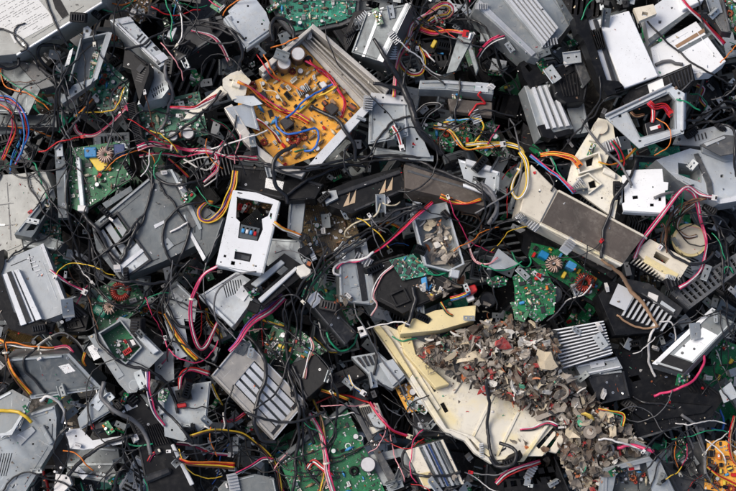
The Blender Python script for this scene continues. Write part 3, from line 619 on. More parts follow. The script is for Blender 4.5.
t = T('plastic_chute', 'flared black plastic base under the ribbed drive', 'plastic part', g(3, '110,360 150,396 268,394 262,452 200,470 100,440'), 12, (0, 4), 22); t.body('chute', 'black_dusty', [g(3, '170,410 230,404 225,440 180,444')])
t = T('fan_duct', 'rounded black fan duct with white connector left of the white box', 'fan duct', g(3, '188,212 262,168 298,196 302,240 292,298 238,302 206,280'), 44, (-3, 5), 30)
t.body('duct', 'black'); t.solid('collar', g(3, '248,160 272,150 306,236 284,262'), 3, -10, 'mgrey'); t.solid('socket', g(3, '226,184 252,172 258,186 234,198'), 3, 0, 'c_white', slots(g(3, '230,184 250,176 254,184 236,192'), 3, .5)); t.ribs('vent_ribs', g(3, '206,226 270,214 276,280 226,286'), 6, 1.5, 0, 'black_dusty', .4)
# white box
t = T('paper_unit', 'big white-topped box with black latch frame at the upper right', 'drive', g(3, '296,58 422,30 506,226 384,268'), 66, (-4, 5), 40)
t.solid('casing', g(3, '296,58 422,30 506,226 384,268'), -3, -44, 'steel'); t.solid('lid', g(3, '326,60 420,32 506,224 402,262'), 1, -3, 'white_plastic')
t.solid('strip', g(3, '298,60 322,56 380,250 356,262'), 2, -3, 'alu'); t.solid('strip', g(3, '312,60 324,58 382,246 372,252'), 3.5, -3, 'dgrey')
t.solid('latch_frame', g(3, '254,56 300,30 312,46 292,62 300,90 350,240 386,244 404,272 352,286 330,252 282,120 264,104'), 6, -10, 'black', [rbox(582, 20, 7, 4, -.5), rbox(618, 91, 9, 4, -.3)])
t.ribs('latch_teeth', g(3, '300,96 334,86 346,146 322,152'), 5, 9, 3, 'black', .35)
t = T('ribbed_bin', 'black ribbed plastic bin with white sticker under the white-topped box', 'plastic bin', g(3, '400,292 424,262 604,186 616,236 566,286 420,330'), 64, (2, 6), 30)
t.body('body', 'black_dusty'); t.ribs('ribs', g(3, '530,228 606,196 612,238 548,272'), 8, 2, 0, 'dgrey', .45); t.sticker(g(3, '474,246 518,230 526,262 482,278'))
t = T('white_cover', 'glossy white angular panel with tan stripe at the right of the white box', 'panel', g(3, '484,140 618,62 706,180 664,212 500,226'), 44, (0, 5), 14)
t.body('panel', 'white_plastic', bevel=0); t.solid('tan_stripe', g(3, '556,134 640,84 648,92 562,142'), .5, .1, 'c_tan'); t.solid('grey_stripe', g(3, '560,148 660,94 664,102 566,158'), .5, .1, 'steel_dark')
t = T('white_cover', 'pale perforated panel behind the beige clip at the top right', 'panel', g(3, '462,40 560,-30 610,20 482,124'), 38, (0, 4), 14); t.body('panel', 'white_metal', [rbox(660, 22, 3, 3), rbox(655, 35, 2, 2), rbox(672, 8, 2, 2)]); t.solid('grey_band', g(3, '476,116 600,28 606,36 482,128'), 1, 0, 'steel_dark')
t = T('clip', 'beige plastic clip bridging the gap at the top right', 'clip', g(3, '434,24 492,12 502,40 450,62'), 58, (0, 3), 8); t.solid('clip', t.poly, 0, -5, 'beige', [rbox(645, 14, 6, 4, .2)])
t = T('panel_corner', 'small white corner panel at the top edge right of the beige clip', 'panel', g(3, '560,-30 650,-30 640,0 580,28'), 40, (0, 3), 10); t.body('panel', 'white_plastic')
t = T('open_tray', 'pale metal tray with red wires and rocker switch below the ribbed bin', 'metal tray', g(3, '350,345 545,252 584,274 582,392 450,436'), 72, (1, 5), 26)
OP = g(3, '412,326 538,270 560,296 556,380 452,408'); t.solid('faceplate', t.poly, 0, -1.6, 'steel_light', [OP, rbox(620, 116, 3, 3), rbox(612, 122, 2, 2), rbox(640, 141, 3, 2), rbox(680, 99, 2, 2), rbox(676, 128, 2, 2)])
t.walls('side_wall', OP, 0, -20, 'steel', 1.4); t.solid('lip', g(3, '350,345 545,252 546,246 348,338'), 4, -1, 'alu'); t.solid('rocker_switch', g(3, '468,360 520,346 528,384 476,398'), -3, -16, 'chip'); t.solid('switch_face', g(3, '482,372 512,364 514,374 486,382'), -2, -3, 'c_white'); t.solid('switch_face', g(3, '505,368 514,366 516,374 507,376'), -1.6, -2.6, 'c_red')
t = T('metal_flap', 'pale sheet-metal flap joined right of the tray with red wires', 'metal panel', g(3, '560,258 590,262 588,380 566,384'), 50, (-3, 2), 16); t.body('flap', 'steel_light')
board('circuit_board', 'green circuit board standing at the right edge near the top', g(3, '690,-20 760,-20 760,112 722,92 702,40'), 24, 'pcb', 16, 41, (4, 2), 22)
t = T('metal_flap', 'grey translucent plastic strip beside the green board at the top right', 'plastic strip', g(3, '648,-20 696,-20 722,96 692,92 660,40'), 30, (3, 3), 16); t.body('strip', 'mgrey')
# silver box with rectangular hole, right edge
t = T('vented_casing', 'grey metal casing with a rectangular opening at the right edge', 'casing', g(6, '500,-6 600,-40 760,-10 760,112 684,122 560,50'), 40, (-3, 7), 36)
t.body('casing', 'steel_light', [g(6, '564,2 636,12 634,62 566,36'), rbox(722, 176, 3, 3), rbox(700, 158, 2, 2)], bevel=0)
t.solid('lid', g(6, '630,-48 700,-50 760,-30 760,-8 700,2 632,-26'), 4, -1, 'steel_light'); t.solid('strip', g(6, '610,-22 622,-24 662,60 668,110 654,112 646,62'), 2.4, 0, 'mgrey'); t.solid('edge', g(6, '684,112 760,94 760,112 686,124'), 2, 0, 'white_metal')
t = T('cover_plate', 'translucent grey cover lying on the casing at the right edge', 'cover', g(3, '628,426 700,396 742,400 742,448 690,458'), 56, (1, 2), 5); t.solid('cover', t.poly, 0, -1.5, 'mgrey'); t.solid('rim', g(3, '640,424 700,402 704,408 648,432'), 1.6, 0, 'steel_light')
t = T('metal_sheet', 'pale blue sheet-metal lid behind the casing at the right edge', 'metal panel', g(3, '560,400 690,366 740,384 740,404 640,430 548,424'), 34, (2, 4), 10); t.solid('lid', t.poly, 0, -2, 'steel_light'); 
# white square plate
Q = g(6, '400,24 520,20 530,150 402,142')
t = T('square_plate', 'square white metal plate with notched edges right of the beige bracket', 'metal plate', Q, 58, (0, 3), 10)
t.solid('plate', g(6, '412,24 518,20 522,58 536,60 534,82 526,84 530,150 404,142 400,122 408,118 406,64 400,60 400,40 410,38'), 0, -1.6, 'white_plastic', [g(6, '430,100 446,98 448,108 432,110'), rbox(660, 199, 3, 4), rbox(653, 187, 1.6, 1.6), rbox(631, 187, 1.6, 1.6), rbox(652, 205, 4, 3)])
t.solid('folded_edge', g(6, '404,142 530,150 529,154 403,146'), -.4, -8, 'steel_light'); t.solid('folded_edge', g(6, '398,64 405,66 402,120 395,118'), -.5, -8, 'steel')
# beige bracket
t = T('plastic_bracket', 'cream moulded plastic bracket with square sockets above the brown-faced casing', 'bracket', g(6, '256,-10 330,-130 372,-120 380,-70 350,10 400,46 378,166 300,110 238,60'), 50, (0, 3), 16)
t.solid('bracket', t.poly, 0, -4, 'cream', [g(6, '292,-6 316,-16 312,10 296,14'), g(6, '300,60 320,52 326,74 306,78'), rbox(602, 198, 2, 2)])
t.walls('socket', g(6, '262,-2 330,-26 340,20 270,40'), 7, 0, 'cream', 1.6); t.walls('socket', g(6, '262,50 300,34 340,68 300,98'), 5, 0, 'cream', 1.4); t.solid('hook', g(6, '344,18 380,36 378,52 340,34'), 5, 0, 'cream'); t.solid('arm', g(6, '300,-60 330,-118 350,-116 322,-56'), 4, 0, 'cream'); t.cyl('drum', 600, 128, 7, 4, -4, 'beige', None, 20)
# long beige casing with brown face
t = T('printer_casing', 'long beige casing with a dusty brown-grey face, right of centre', 'casing', g(6, '132,8 212,84 462,218 400,304 160,182 98,146'), 60, (-3, 6), 40)
t.solid('casing', t.poly, 0, -40, 'beige', bevel=0); t.solid('face', g(6, '212,88 460,222 402,298 164,178'), 1.2, 0, 'dirty_brown'); t.solid('rim', g(6, '212,82 464,216 462,222 210,88'), 3, -1, 'beige'); t.solid('rim', g(6, '160,180 400,302 396,308 156,186'), 2, -3, 'cream')
t.solid('end_cheek', g(6, '132,8 206,84 158,178 98,146'), 2.6, 0, 'beige'); t.screws([(539, 192)], 1, 2.8, 'chip')
t.solid('lower_rail', g(6, '158,184 172,182 370,284 362,296'), -6, -24, 'beige')
t = T('shredder_frame', 'yellowing beige frame with black comb teeth at the right of the beige casing', 'frame', g(6, '440,262 482,226 602,292 566,350 520,340'), 50, (0, 4), 20)
t.body('frame', 'beige', [g(6, '500,262 540,284 528,300 492,280')]); t.solid('insert', g(6, '470,276 566,330 556,346 462,294'), 1, 0, 'yellowed'); t.ribs('comb_teeth', g(6, '440,276 566,344 548,356 426,290'), 13, -1, -14, 'beige', .42); t.solid('comb_back', g(6, '436,276 566,344 550,358 426,292'), -10, -16, 'black')
t = T('disc_cover', 'round yellowish plastic cover in the brown wires near the right', 'cover', rbox(689, 238, 34, 22), 6, (0, 3), 12); t.cyl('disc', 690, 240, 17, 0, -5, 'yellowed', 'beige', 36)
# dark rail with coils below the beige casing
t = T('inverter_chassis', 'long black chassis with copper coils below the beige casing', 'chassis', g(6, '120,196 150,190 392,330 330,420 176,330 110,250'), 22, (-2, 5), 30)
t.solid('tray', t.poly, -12, -16, 'black', bevel=0); t.solid('rail', g(6, '130,196 150,190 386,330 372,344'), 0, -14, 'black_dusty'); b = t.solid('board', g(6, '140,232 220,250 350,350 320,404 200,330 130,270'), -10, -12, 'pcb', bevel=0)
t.comps(g(6, '140,232 220,250 350,350 320,404 200,330 130,270'), 12, 55, -10, b, 'ffkct', 1.3, 50)
t.coil(554, 264, 5.4, 2.9, 0, 'coil_cream', turns=17, parent=b); t.coil(585, 283, 6.6, 3.3, 0, 'coil_red', turns=21, parent=b)
t.solid('relay', rbox(571, 266, 9, 7, .5), 4, -10, 'c_sky', parent=b); t.solid('relay', rbox(544, 255, 9, 7, .5), 2, -10, 'blue_plastic', parent=b)
t = T('capacitor', 'grey round dusty capacitor end beside the red coil, lower right', 'capacitor', rbox(553, 294, 18, 18), 22, (3, 2), 20); t.cyl('can', 553, 294, 9, 0, -20, 'mgrey', 'steel_dark')
# black heat sink with white fins
t = T('heat_sink', 'black heat sink with pale fins and white sticker, lower right', 'heat sink', g(6, '330,392 372,350 566,430 520,500 380,510'), 36, (-3, 5), 26)
t.body('base', 'black', bevel=0); t.ribs('fins', g(6, '428,388 556,446 520,500 392,450'), 9, 4, 0, 'white_metal', .36); t.sticker(g(6, '384,360 434,386 406,440 358,418'), 5, 'white_metal', part='plate'); t.solid('fin_holder', g(6, '428,380 560,440 556,448 424,390'), 4.6, 0, 'black')
t = T('long_housing', 'long black housing with white latches above the pale-finned heat sink', 'plastic part', g(6, '392,338 480,356 580,430 560,460 440,384'), 34, (0, 5), 24); t.body('body', 'dgrey'); t.solid('latch', g(6, '478,382 506,394 500,418 472,404'), 1.5, 0, 'c_white'); t.solid('latch', g(6, '516,408 556,436 548,446 508,420'), 1.5, 0, 'steel_light')
Q = g(6, '545,382 736,268 760,310 598,432')
t = T('vent_grille', 'dark grey ventilation grille with long slots at the right edge', 'grille', Q, 40, (0, 5), 18); t.solid('panel', Q, 0, -4, 'mgrey', slots([Q[0], Q[3], Q[2], Q[1]][0:4] and qrect(Q, .06, .94, .1, .9), 11, .5, 3, .08)); t.walls('side_wall', Q, -4, -18, 'dgrey', 2)
# drive bottom right
Q = pp('652,364 712,308 734,322 684,374')
t = T('optical_drive', 'slim drive with white label slanting at the right edge, lower right', 'drive', Q, 46, (4, 6), 16)
t.body('casing', 'steel_dark'); t.solid('bezel', qrect(Q, 0, .2, .02, .98), 1.4, 0, 'black'); t.sticker(qrect(Q, .22, .72, .3, .9), .6, 'white_metal', part='label_plate'); t.solid('rail', qrect(Q, .0, 1, .0, .16), 1.6, 0, 'alu'); t.screws([ql(Q, .4, .65)], 1.2, 1.1, 'chip')
# aluminium fins beside shredded heap
Q = g(9, '196,14 345,-12 374,88 206,140')
t = T('heat_sink', 'silver finned heat sink beside the shredded plastic heap', 'heat sink', Q, 42, (3, 3), 24); t.solid('base', Q, -16, -20, 'alu'); t.ribs('fins', [Q[1], Q[2], Q[3], Q[0]], 12, 2, -16, 'white_metal', .42)
Q = g(9, '262,122 384,96 402,130 280,154')
t = T('metal_strip', 'pale metal strip with a slot below the silver finned heat sink', 'metal strip', Q, 34, (0, 4), 14); t.body('strip', 'steel_light', [qrect(Q, .35, .7, .3, .5), rbox(600, 373, 1.6, 1.6)]); t.solid('flange', g(9, '180,160 400,134 402,140 180,168'), -4, -6, 'steel')
# black plastic lower right
t = T('toner_bin', 'large black plastic tank with a moulded step, lower right', 'plastic tank', g(9, '372,72 520,82 702,214 664,272 442,332 420,250 400,140'), 20, (0, 7), 36)
t.body('body', 'black', [g(9, '420,156 448,150 456,164 430,170'), rbox(652, 404, 4, 3)], bevel=0); t.solid('step', g(9, '428,236 548,230 664,240 640,262 470,290 432,262'), 3, -2, 'black'); t.solid('ledge', g(9, '440,332 580,290 582,300 444,342'), -2, -6, 'mgrey'); t.ribs('ribs', g(9, '560,150 640,160 664,210 600,200'), 6, 2, 0, 'black_dusty', .3)
Q = g(9, '298,152 406,138 424,216 334,236')
t = T('card_reader', 'square dark grey cover with a cut-out corner beside the shredded heap', 'cover', Q, 34, (-1, 3), 16); t.body('cover', 'dgrey', [g(9, '334,220 352,214 354,226 336,230')]); t.screws([(617, 376)], 1, .5, 'steel_dark')
t = T('open_tray', 'galvanised tray with a white rocker switch at the bottom right edge', 'metal tray', g(9, '345,424 504,384 566,520 340,520'), 44, (0, -4), 30)
t.solid('floor', t.poly, -18, -20, 'steel_dark'); t.walls('side_wall', t.poly, 0, -18, 'steel_light', 2, lip=3); t.solid('corner_plate', g(9, '470,396 504,386 560,500 490,500'), -2, -4, 'steel', [rbox(655, 478, 2, 2)]); t.solid('side_wall', g(9, '345,424 390,412 372,500 330,500'), -2, -4, 'steel')
t.solid('switch', g(9, '420,426 458,420 460,436 424,440'), -8, -16, 'c_white'); t.solid('switch', g(9, '424,430 440,428 441,436 425,438'), -7.5, -8.2, 'c_red')
t.comps(g(9, '384,450 470,440 500,488 390,490'), 16, 60, -17, None, 'rrkcs', 1, 40)
t = T('plastic_trough', 'dark grey deep trough at the bottom right beside the amber board', 'plastic part', g(9, '500,372 640,340 650,500 570,510'), -8, (2, 5), 26); t.body('trough', 'mgrey', bevel=0)
board('circuit_board', 'amber circuit board in the bottom right corner', g(9, '650,342 770,346 770,510 642,484'), 14, 'pcb_amber', 20, 70, (2, 2), 24, kinds='kkrfsct', big=1.2)
t = T('metal_sheet', 'small pale metal angle above the amber board, bottom right', 'metal sheet', g(9, '686,196 720,170 742,214 700,232'), 26, (0, 4), 10); t.solid('angle', t.poly, 0, -1.6, 'steel_light')
# ------------------------------------------------------------------ left and centre
t = T('curved_shell', 'smooth beige-grey curved panel at the left edge', 'panel', g(4, '-40,40 60,34 132,24 152,74 132,106 62,218 70,262 -40,310'), 22, (4, 2), 20)
t.body('panel', 'panel_grey', bevel=0)
for a in ('-40,130 40,120 41,122 -40,133', '-40,190 52,182 53,184 -40,193', '20,60 22,60 34,230 31,230'): t.solid('seam', g(4, a), .35, .1, 'mgrey', bevel=0)
t = T('circuit_board_assembly', 'green power board with large ring coil and white strip, left', 'circuit board', pp('66,149 128,140 131,180 106,197 80,212 70,207'), 26, (0, 4), 24)
b = t.solid('board', t.poly, 0, -1.6, 'pcb', bevel=0); t.comps(t.poly, 22, 81, 0, b, 'rrkcnkrf', 1, 170)
t.solid('coil_base', g(4, '262,-10 320,-16 330,24 290,30'), 3, 0, 'film_yellow', parent=b); t.coil(107.5, 157, 5.2, 3, 9, 'coil_cream', 'c_brown', turns=17, parent=b); t.solid('relay', rbox(92, 154, 12, 10, -.05), 8, 0, 'blue_plastic', parent=b); t.solid('relay', rbox(121, 152, 11, 12, -.05), 9, 0, 'sleeve_blue', parent=b)
t.solid('stiffener', g(4, '228,-8 240,-10 254,136 240,140'), 8, 0, 'steel_light', parent=b); t.solid('end_clip', rbox(84, 210, 9, 6, .1), 9, 0, 'c_white', parent=b)
t = T('rail', 'upright grey steel rail left of the ring-coil board', 'rail', g(1, '160,430 182,424 196,500 200,640 172,640'), 34, (-2, 2), 14); t.body('rail', 'steel_dark', [rbox(60, 158, 3, 3)]); t.solid('mounting_tab', g(1, '165,430 184,424 186,460 168,462'), 2.5, 0, 'steel_light', [rbox(60, 150, 2, 2)])
t = T('angled_cradle', 'triangular grey frame over a small board at the left edge of the rail', 'frame', g(4, '42,212 156,72 164,104 104,206 92,222'), 34, (-2, 4), 14)
t.body('frame', 'steel_dark', [g(4, '76,202 152,104 156,118 100,200')]); t2 = board('circuit_board', 'small blue-green board inside the triangular frame, left', g(4, '100,140 170,120 180,210 110,220'), 6, 'pcb_teal', 14, 84, (2, 2), 20, kinds='fkrk')
t = T('side_box', 'dark grey small box with sticker below the triangular frame', 'box', g(4, '46,214 120,208 190,236 170,262 60,250'), 24, (0, 4), 20); t.body('casing', 'steel_dark', bevel=0); t.sticker(g(4, '70,226 100,222 110,230 80,236'))
# big grey power box
t = T('power_box', 'large dark grey box with white ribbed inset, left of centre', 'power supply', g(4, '270,186 452,34 500,20 524,36 560,112 596,170 594,236 480,292 352,344 284,258'), 44, (-3, 6), 44)
RI = g(4, '278,208 346,150 442,288 362,346')
t.body('casing', 'steel_dark', [g(4, '300,122 384,70 390,84 312,136'), g(4, '280,206 346,152 402,236 332,290')], bevel=0)
t.walls('inset_frame', g(4, '274,206 346,146 448,290 362,350'), 3, -2, 'dgrey', 2.2); t.ribs('inset_ribs', [ql(RI, 0, .02), ql(RI, 0, .98), ql(RI, 1, .98), ql(RI, 1, .02)] and [ql(RI, .04, .04), ql(RI, .96, .04), ql(RI, .96, .96), ql(RI, .04, .96)], 3, -2, -5, 'steel_light', .75)
t.solid('inset_plate', g(4, '342,292 404,238 440,288 364,344'), 2, -1, 'steel_light'); t.solid('inset_groove', g(4, '352,306 418,256 424,264 358,318'), 3.6, 2, 'alu')
t.solid('fold', g(4, '452,186 482,172 484,180 456,196'), 1, .1, 'alu'); t.solid('ridge', g(4, '500,24 506,22 566,134 594,196 586,200 556,140'), 1.5, 0, 'steel'); t.screws([(136, 228), (162, 190), (181, 180)], 1.2)
t = T('clear_box', 'smoky grey box with a rounded edge left of the white cut-out plate', 'box', g(4, '534,152 604,130 662,166 634,246 598,292 556,212'), 42, (0, 4), 26); t.body('box', 'steel_dark', bevel=0); t.solid('lid', g(4, '534,152 604,130 622,152 560,200'), 1.5, 0, 'mgrey'); t.solid('rim', g(4, '556,212 562,204 606,282 598,292'), 2, 0, 'alu')
Q = g(1, '552,440 672,430 690,510 580,530')
t = T('fin_block', 'dark grey finned block left of the black sticker plate', 'heat sink', Q, 12, (0, 4), 22); t.solid('base', Q, -14, -20, 'dgrey'); t.ribs('fins', Q, 11, 0, -14, 'mgrey', .38)
# black plate with sticker
t = T('plastic_cover', 'black flat plastic plate with white sticker above the white cut-out plate', 'cover', pp('233,164 276,168 324,184 315,199 286,201 231,188'), 40, (0, 5), 20)
t.body('plate', 'black', bevel=0); t.sticker(pp('266,178 284,182 282,192 265,188'), .5); t.solid('ridge', pp('234,166 276,170 322,185 321,187 275,172 234,168'), 1.5, 0, 'dgrey', bevel=0)
t = T('white_plate', 'white metal plate with large cutout and plugged connector, centre left', 'metal plate', pp('233,190 279,201 262,273 216,264'), 66, (-2, 3), 12)
CUT = pp('236,197 273,204 266,219 257,217 254,224 243,222 240,226 234,224')
t.solid('plate', pp('233,190 256,192.5 279,201 262,273 240,272 216,264'), 0, -1.8, 'white_plastic', [pp('237,197 273,204 268,216 262,219 263,229 258,241 238,238 240,222 236,218'), pp('235,251 252,254 250,262 234,259'), rbox(225, 256, 2.5, 2.5, .2), rbox(233, 263, 4, 4, .2), rbox(221, 262, 1.6, 1.6), rbox(256, 266, 1.6, 1.6), rbox(271, 215, 2, 4, .2), rbox(240, 193, 5, 1.4, .2)])
t.solid('folded_edge', pp('279,201 281,202 264,274 262,273'), .2, -8, 'steel_light'); t.solid('folded_edge', pp('216,264 262,273 261.5,275 215.5,266'), .1, -8, 'steel_light')
t.solid('socket', pp('241,224 260,228 257,240 239,237'), -1, -10, 'steel_dark', slots(pp('242,226 258,229 256,235 241,232'), 4, .5)); t.solid('jack', pp('235,251 252,254 250,262 234,259'), -3, -10, 'chip'); t.solid('jack_hole', pp('242,254 250,256 249,260 241,258'), -2.5, -3.5, 'mgrey')
for i, m in enumerate(['c_sky', 'c_white', 'c_sky', 'c_red']): t.solid('plug', rbox(243 + i * 4, 231 + i, 3, 4, .2), 3, -1, m)
t = T('metal_strip', 'grey upright metal strip right of the white cut-out plate', 'metal strip', pp('290,192 306,195 301,239 287,233'), 34, (0, 3), 12); t.body('strip', 'steel', [rbox(294, 232, 3, 3)])
board('circuit_board', 'old brown circuit board with dark solder side, centre', pp('300,196 348,198 362,244 322,258 296,242'), -8, 'pcb_brown', 18, 91, (0, 4), 30, kinds='crkkc', tiny=160)
t = T('shell_half', 'dull grey plastic shell half below the metal strip, centre', 'plastic part', pp('268,238 300,240 308,262 290,282 262,262'), 20, (3, 3), 18); t.body('shell', 'steel', bevel=0)
t = T('plug_clip', 'small metal clip with a green lead left of the long black bar', 'clip', pp('322,192 336,190 338,198 326,204'), 40, (0, 2), 8); t.body('clip', 'steel_light', [rbox(330, 197, 3, 3)])
# black box with torn paper and long dusty bar
t = T('drive_bay', 'black sloping bay with torn paper triangles left of the dusty bar, centre', 'drive bay', pp('320,193 352,180 402,166 408,190 352,214 330,206'), 34, (0, 7), 28)
t.body('bay', 'black', bevel=0); t.solid('inner_wall', pp('326,196 400,170 402,174 328,200'), 3, 0, 'dgrey')
for x in (343, 349, 379, 386): t.solid('torn_paper', [(x, 207 - (x - 343) * .35), (x + 7, 192 - (x - 343) * .35), (x + 6, 205 - (x - 343) * .35)], .8, .2, 'cardboard')
Q = pp('404,164 487,190 484,206 405,188')
t = T('dusty_bar', 'long dusty grey-brown bar lying across the centre', 'bar', Q, 44, (-1, 9), 26); t.body('bar', 'dirty_brown'); t.solid('groove', qrect(Q, .04, .98, .2, .3), .6, 0, 'mgrey'); t.solid('upper_ledge', qrect(Q, .02, .98, -.16, .0), -1, -8, 'dgrey')
t = T('latch_bracket', 'bright folded metal latch at the right end of the dusty bar', 'bracket', pp('458,159 500,172 496,194 466,186'), 56, (1, 4), 14)
t.solid('plate', t.poly, 0, -1.6, 'steel_light', [pp('473,176 486,178 484,185 472,182'), rbox(466, 168, 2, 2), rbox(494, 178, 2, 2)]); t.solid('cover', pp('466,160 492,168 490,173 465,166'), 5, 0, 'alu'); t.solid('lip', pp('463,184 497,196 496,199 463,187'), 3, -1, 'white_metal'); t.solid('tab', pp('496,176 500,178 499,192 495,190'), 4, 0, 'steel')
board('circuit_board', 'green board edge with plug rows above the bright folded latch', g(2, '680,380 735,350 760,420 720,460 680,440'), 18, 'pcb', 14, 95, (2, 3), 22, kinds='nnrfc')
# steel tray full of chips
t = T('scrap_tray', 'narrow galvanised tray filled with plastic chips, centre right', 'metal tray', g(5, '496,148 600,122 652,300 606,322 536,304'), 46, (-2, 2), 22)
t.solid('floor', t.poly, -14, -16, 'steel'); t.walls('side_wall', t.poly, 0, -14, 'steel_light', 1.8, skip=(0,)); t.solid('hood', g(5, '505,136 600,116 604,156 520,172'), -2, -4, 'steel', [rbox(430, 211, 2, 2)]); t.solid('clip', rbox(454, 274, 9, 8, .2), 6, -4, 'steel_light')
TRAYC = t
# black tray with small green board
t = T('module_box', 'black plastic module with small green board, centre', 'module', g(5, '378,296 470,268 648,366 470,446 388,404'), 36, (2, 7), 34)
t.body('box', 'black', bevel=0); b = t.solid('board', g(5, '430,290 500,272 560,330 470,350'), 3, 1.5, 'pcb_teal', bevel=0); t.comps(g(5, '430,290 500,272 560,330 470,350'), 12, 97, 3, b, 'kkrk')
t.solid('relay', g(5, '524,346 540,340 544,376 528,382'), 8, 0, 'c_sky'); t.walls('socket', g(5, '430,390 474,370 494,410 450,428'), 4, 0, 'black', 2); t.comps(g(5, '490,366 540,350 600,372 560,400'), 9, 98, 0, None, 'nrrfk')
t.solid('red_plug', g(5, '650,372 682,362 690,380 660,400'), 6, -4, 'red_plastic', bevel=1); t.solid('white_plug', g(5, '655,398 676,392 682,404 662,412'), 3, -6, 'c_white')
t = T('tall_casing', 'tall silver-grey casing with a dark groove left of the black module', 'casing', pp('338,250 366,238 378,300 372,305 340,302'), 30, (-4, 3), 30); t.body('casing', 'steel', bevel=0); t.solid('groove', pp('354,246 360,244 368,300 362,302'), .6, 0, 'chip'); t.solid('rail', pp('361,243 366,241 376,299 371,301'), 2, 0, 'steel_light')
t = T('rubber_boot', 'round black rubber boot beside the red plug, centre right', 'boot', rbox(488, 300, 16, 16), 18, (0, 0), 16); t.cyl('boot', 488, 300, 8, 0, -14, 'black', 'dgrey', 18)
# green torn boards, right centre
board('circuit_board', 'bright green torn circuit board at the edge of the shredded heap', rough_poly(g(6, '78,338 120,312 176,318 204,366 200,446 150,470 92,430'), 3, 1.2, 9), 42, 'pcb', 9, 101, (0, 4), 22, kinds='rkfr', tiny=160)
t = T('green_shard', 'broken green circuit board shard on the torn green board', 'board shard', rough_poly(g(6, '70,412 128,408 130,430 112,470 84,462'), 2, 1.2, 5), 44, (2, 3), 8); t.solid('shard', t.poly, 0, -1.4, 'pcb'); t.comps(t.poly, 2, 3, 0, None, 'kr', .6, 40)
t = T('green_shard', 'small broken green board shard left of the torn green board', 'board shard', rough_poly(g(6, '4,340 30,334 66,344 60,362 22,368 6,356'), 2, 1.2, 6), 42, (-2, 3), 8); t.solid('shard', t.poly, 0, -1.4, 'pcb'); t.comps(t.poly, 2, 3, 0, None, 'kr', .6, 40)
t = T('metal_sheet', 'pale triangular metal flap above the green board shard', 'metal sheet', g(6, '36,254 96,300 56,314 2,316'), 38, (-2, 4), 10); t.solid('flap', t.poly, 0, -1.3, 'steel_light')
# silver drive left edge
t = T('tape_drive', 'silver drive with white ribs and black latch frame at the left edge', 'drive', g(4, '-6,296 128,240 204,438 58,492 14,470'), 56, (-3, 6), 34)
t.body('casing', 'steel_light', slots(g(4, '70,274 100,262 112,318 84,326'), 1, .1), bevel=0); t.ribs('ribs', g(4, '10,334 60,316 128,462 62,484'), 3, 6, 0, 'white_metal', .78); t.solid('rib_gap', g(4, '24,328 36,324 96,470 82,476'), 7, 5, 'dgrey')
t.solid('rail', g(4, '120,244 128,240 204,438 196,442'), 2, 0, 'alu'); t.screws([(42, 248), (62, 322), (30, 258)], 1.6)
t.solid('latch_frame', g(4, '-20,270 14,258 14,300 4,330 40,440 70,470 110,462 140,480 92,508 30,492 -20,400'), 3, -16, 'black', [rbox(22, 323, 7, 5, -.3)])
for i in range(5): t.solid('dimple', rbox(26 + i * 2.6 + 4, 258 + i * 4.2, 6, 1.3, -.3), .6, 0, 'alu')
t = T('connector_block', 'black multi-pin connector block right of the left-edge silver drive', 'connector', g(4, '168,420 210,406 262,452 252,500 190,500'), 30, (2, 5), 24); t.body('block', 'black', bevel=0); t.ribs('pins', g(4, '180,430 214,418 246,452 212,470'), 6, 2.5, 0, 'dgrey', .5); t.walls('shroud', g(4, '196,470 236,460 248,486 206,494'), 3, 0, 'black', 1.6)
board('circuit_board', 'dark green board with red ring coil and teal capacitors, left', pp('90,290 132,276 146,300 118,330 96,330'), 10, 'pcb', 9, 110, (0, 4), 26, kinds='rkn')
t = T('ring_coil', 'red wound ring coil standing left of centre', 'coil', rbox(121, 291, 20, 20), 24, (0, 3), 10); t.coil(121, 291, 7.5, 2.8, 0, 'coil_red', turns=26)
t = T('inductor', 'white and black striped coil below the red ring coil', 'coil', rbox(110, 306, 16, 16), 24, (2, 3), 12); t.coil(110, 307, 4.4, 2.8, 0, 'coil_cream', 'c_black', turns=13)
for i, (x, y) in enumerate(((104, 299), (99, 311))):
    t = T('capacitor', ('teal blue shrink-wrapped capacitor, upper of the pair beside the striped coil', 'teal blue shrink-wrapped capacitor, lower of the pair beside the striped coil')[i], 'capacitor', rbox(x, y, 14, 10, .5), 24, (3, 2), 14); t.solid('can', rbox(x, y, 14, 10, .5), 0, -14, 'pcb_teal', bevel=2.5)
t = T('open_tray', 'galvanised tray holding a green board and white sockets, lower left', 'metal tray', g(7, '258,36 330,8 352,-22 382,-14 482,86 432,136 402,200 376,204 350,176'), 44, (-2, 5), 26)
TR = g(7, '290,28 356,-12 420,70 372,120 330,96'); t.solid('plate', t.poly, 0, -1.6, 'steel', [TR, rbox(134, 385, 3, 3), rbox(152, 352, 3, 3), rbox(97, 338, 3, 3)]); t.walls('side_wall', TR, 5, -14, 'steel', 1.6)
b = t.solid('board', TR, -13, -14.4, 'pcb', bevel=0); t.comps(g(7, '326,44 376,40 398,100 350,104'), 16, 120, -12, b, 'nnnnck', 1.2, 60); t.solid('switch', g(7, '370,46 398,40 410,62 384,72'), 0, -12, 'chip', parent=b); t.solid('switch_face', g(7, '382,48 392,46 400,60 390,64'), 1, 0, 'c_white', parent=b)
t.cyl('embossing', 134, 385, 5, .8, -1, 'steel_light', 'steel', 24); t.sticker(g(7, '256,68 274,60 296,98 276,108'), .5)
t.solid('side_flap', g(7, '392,26 408,20 470,80 452,92'), 5, 0, 'steel_light')
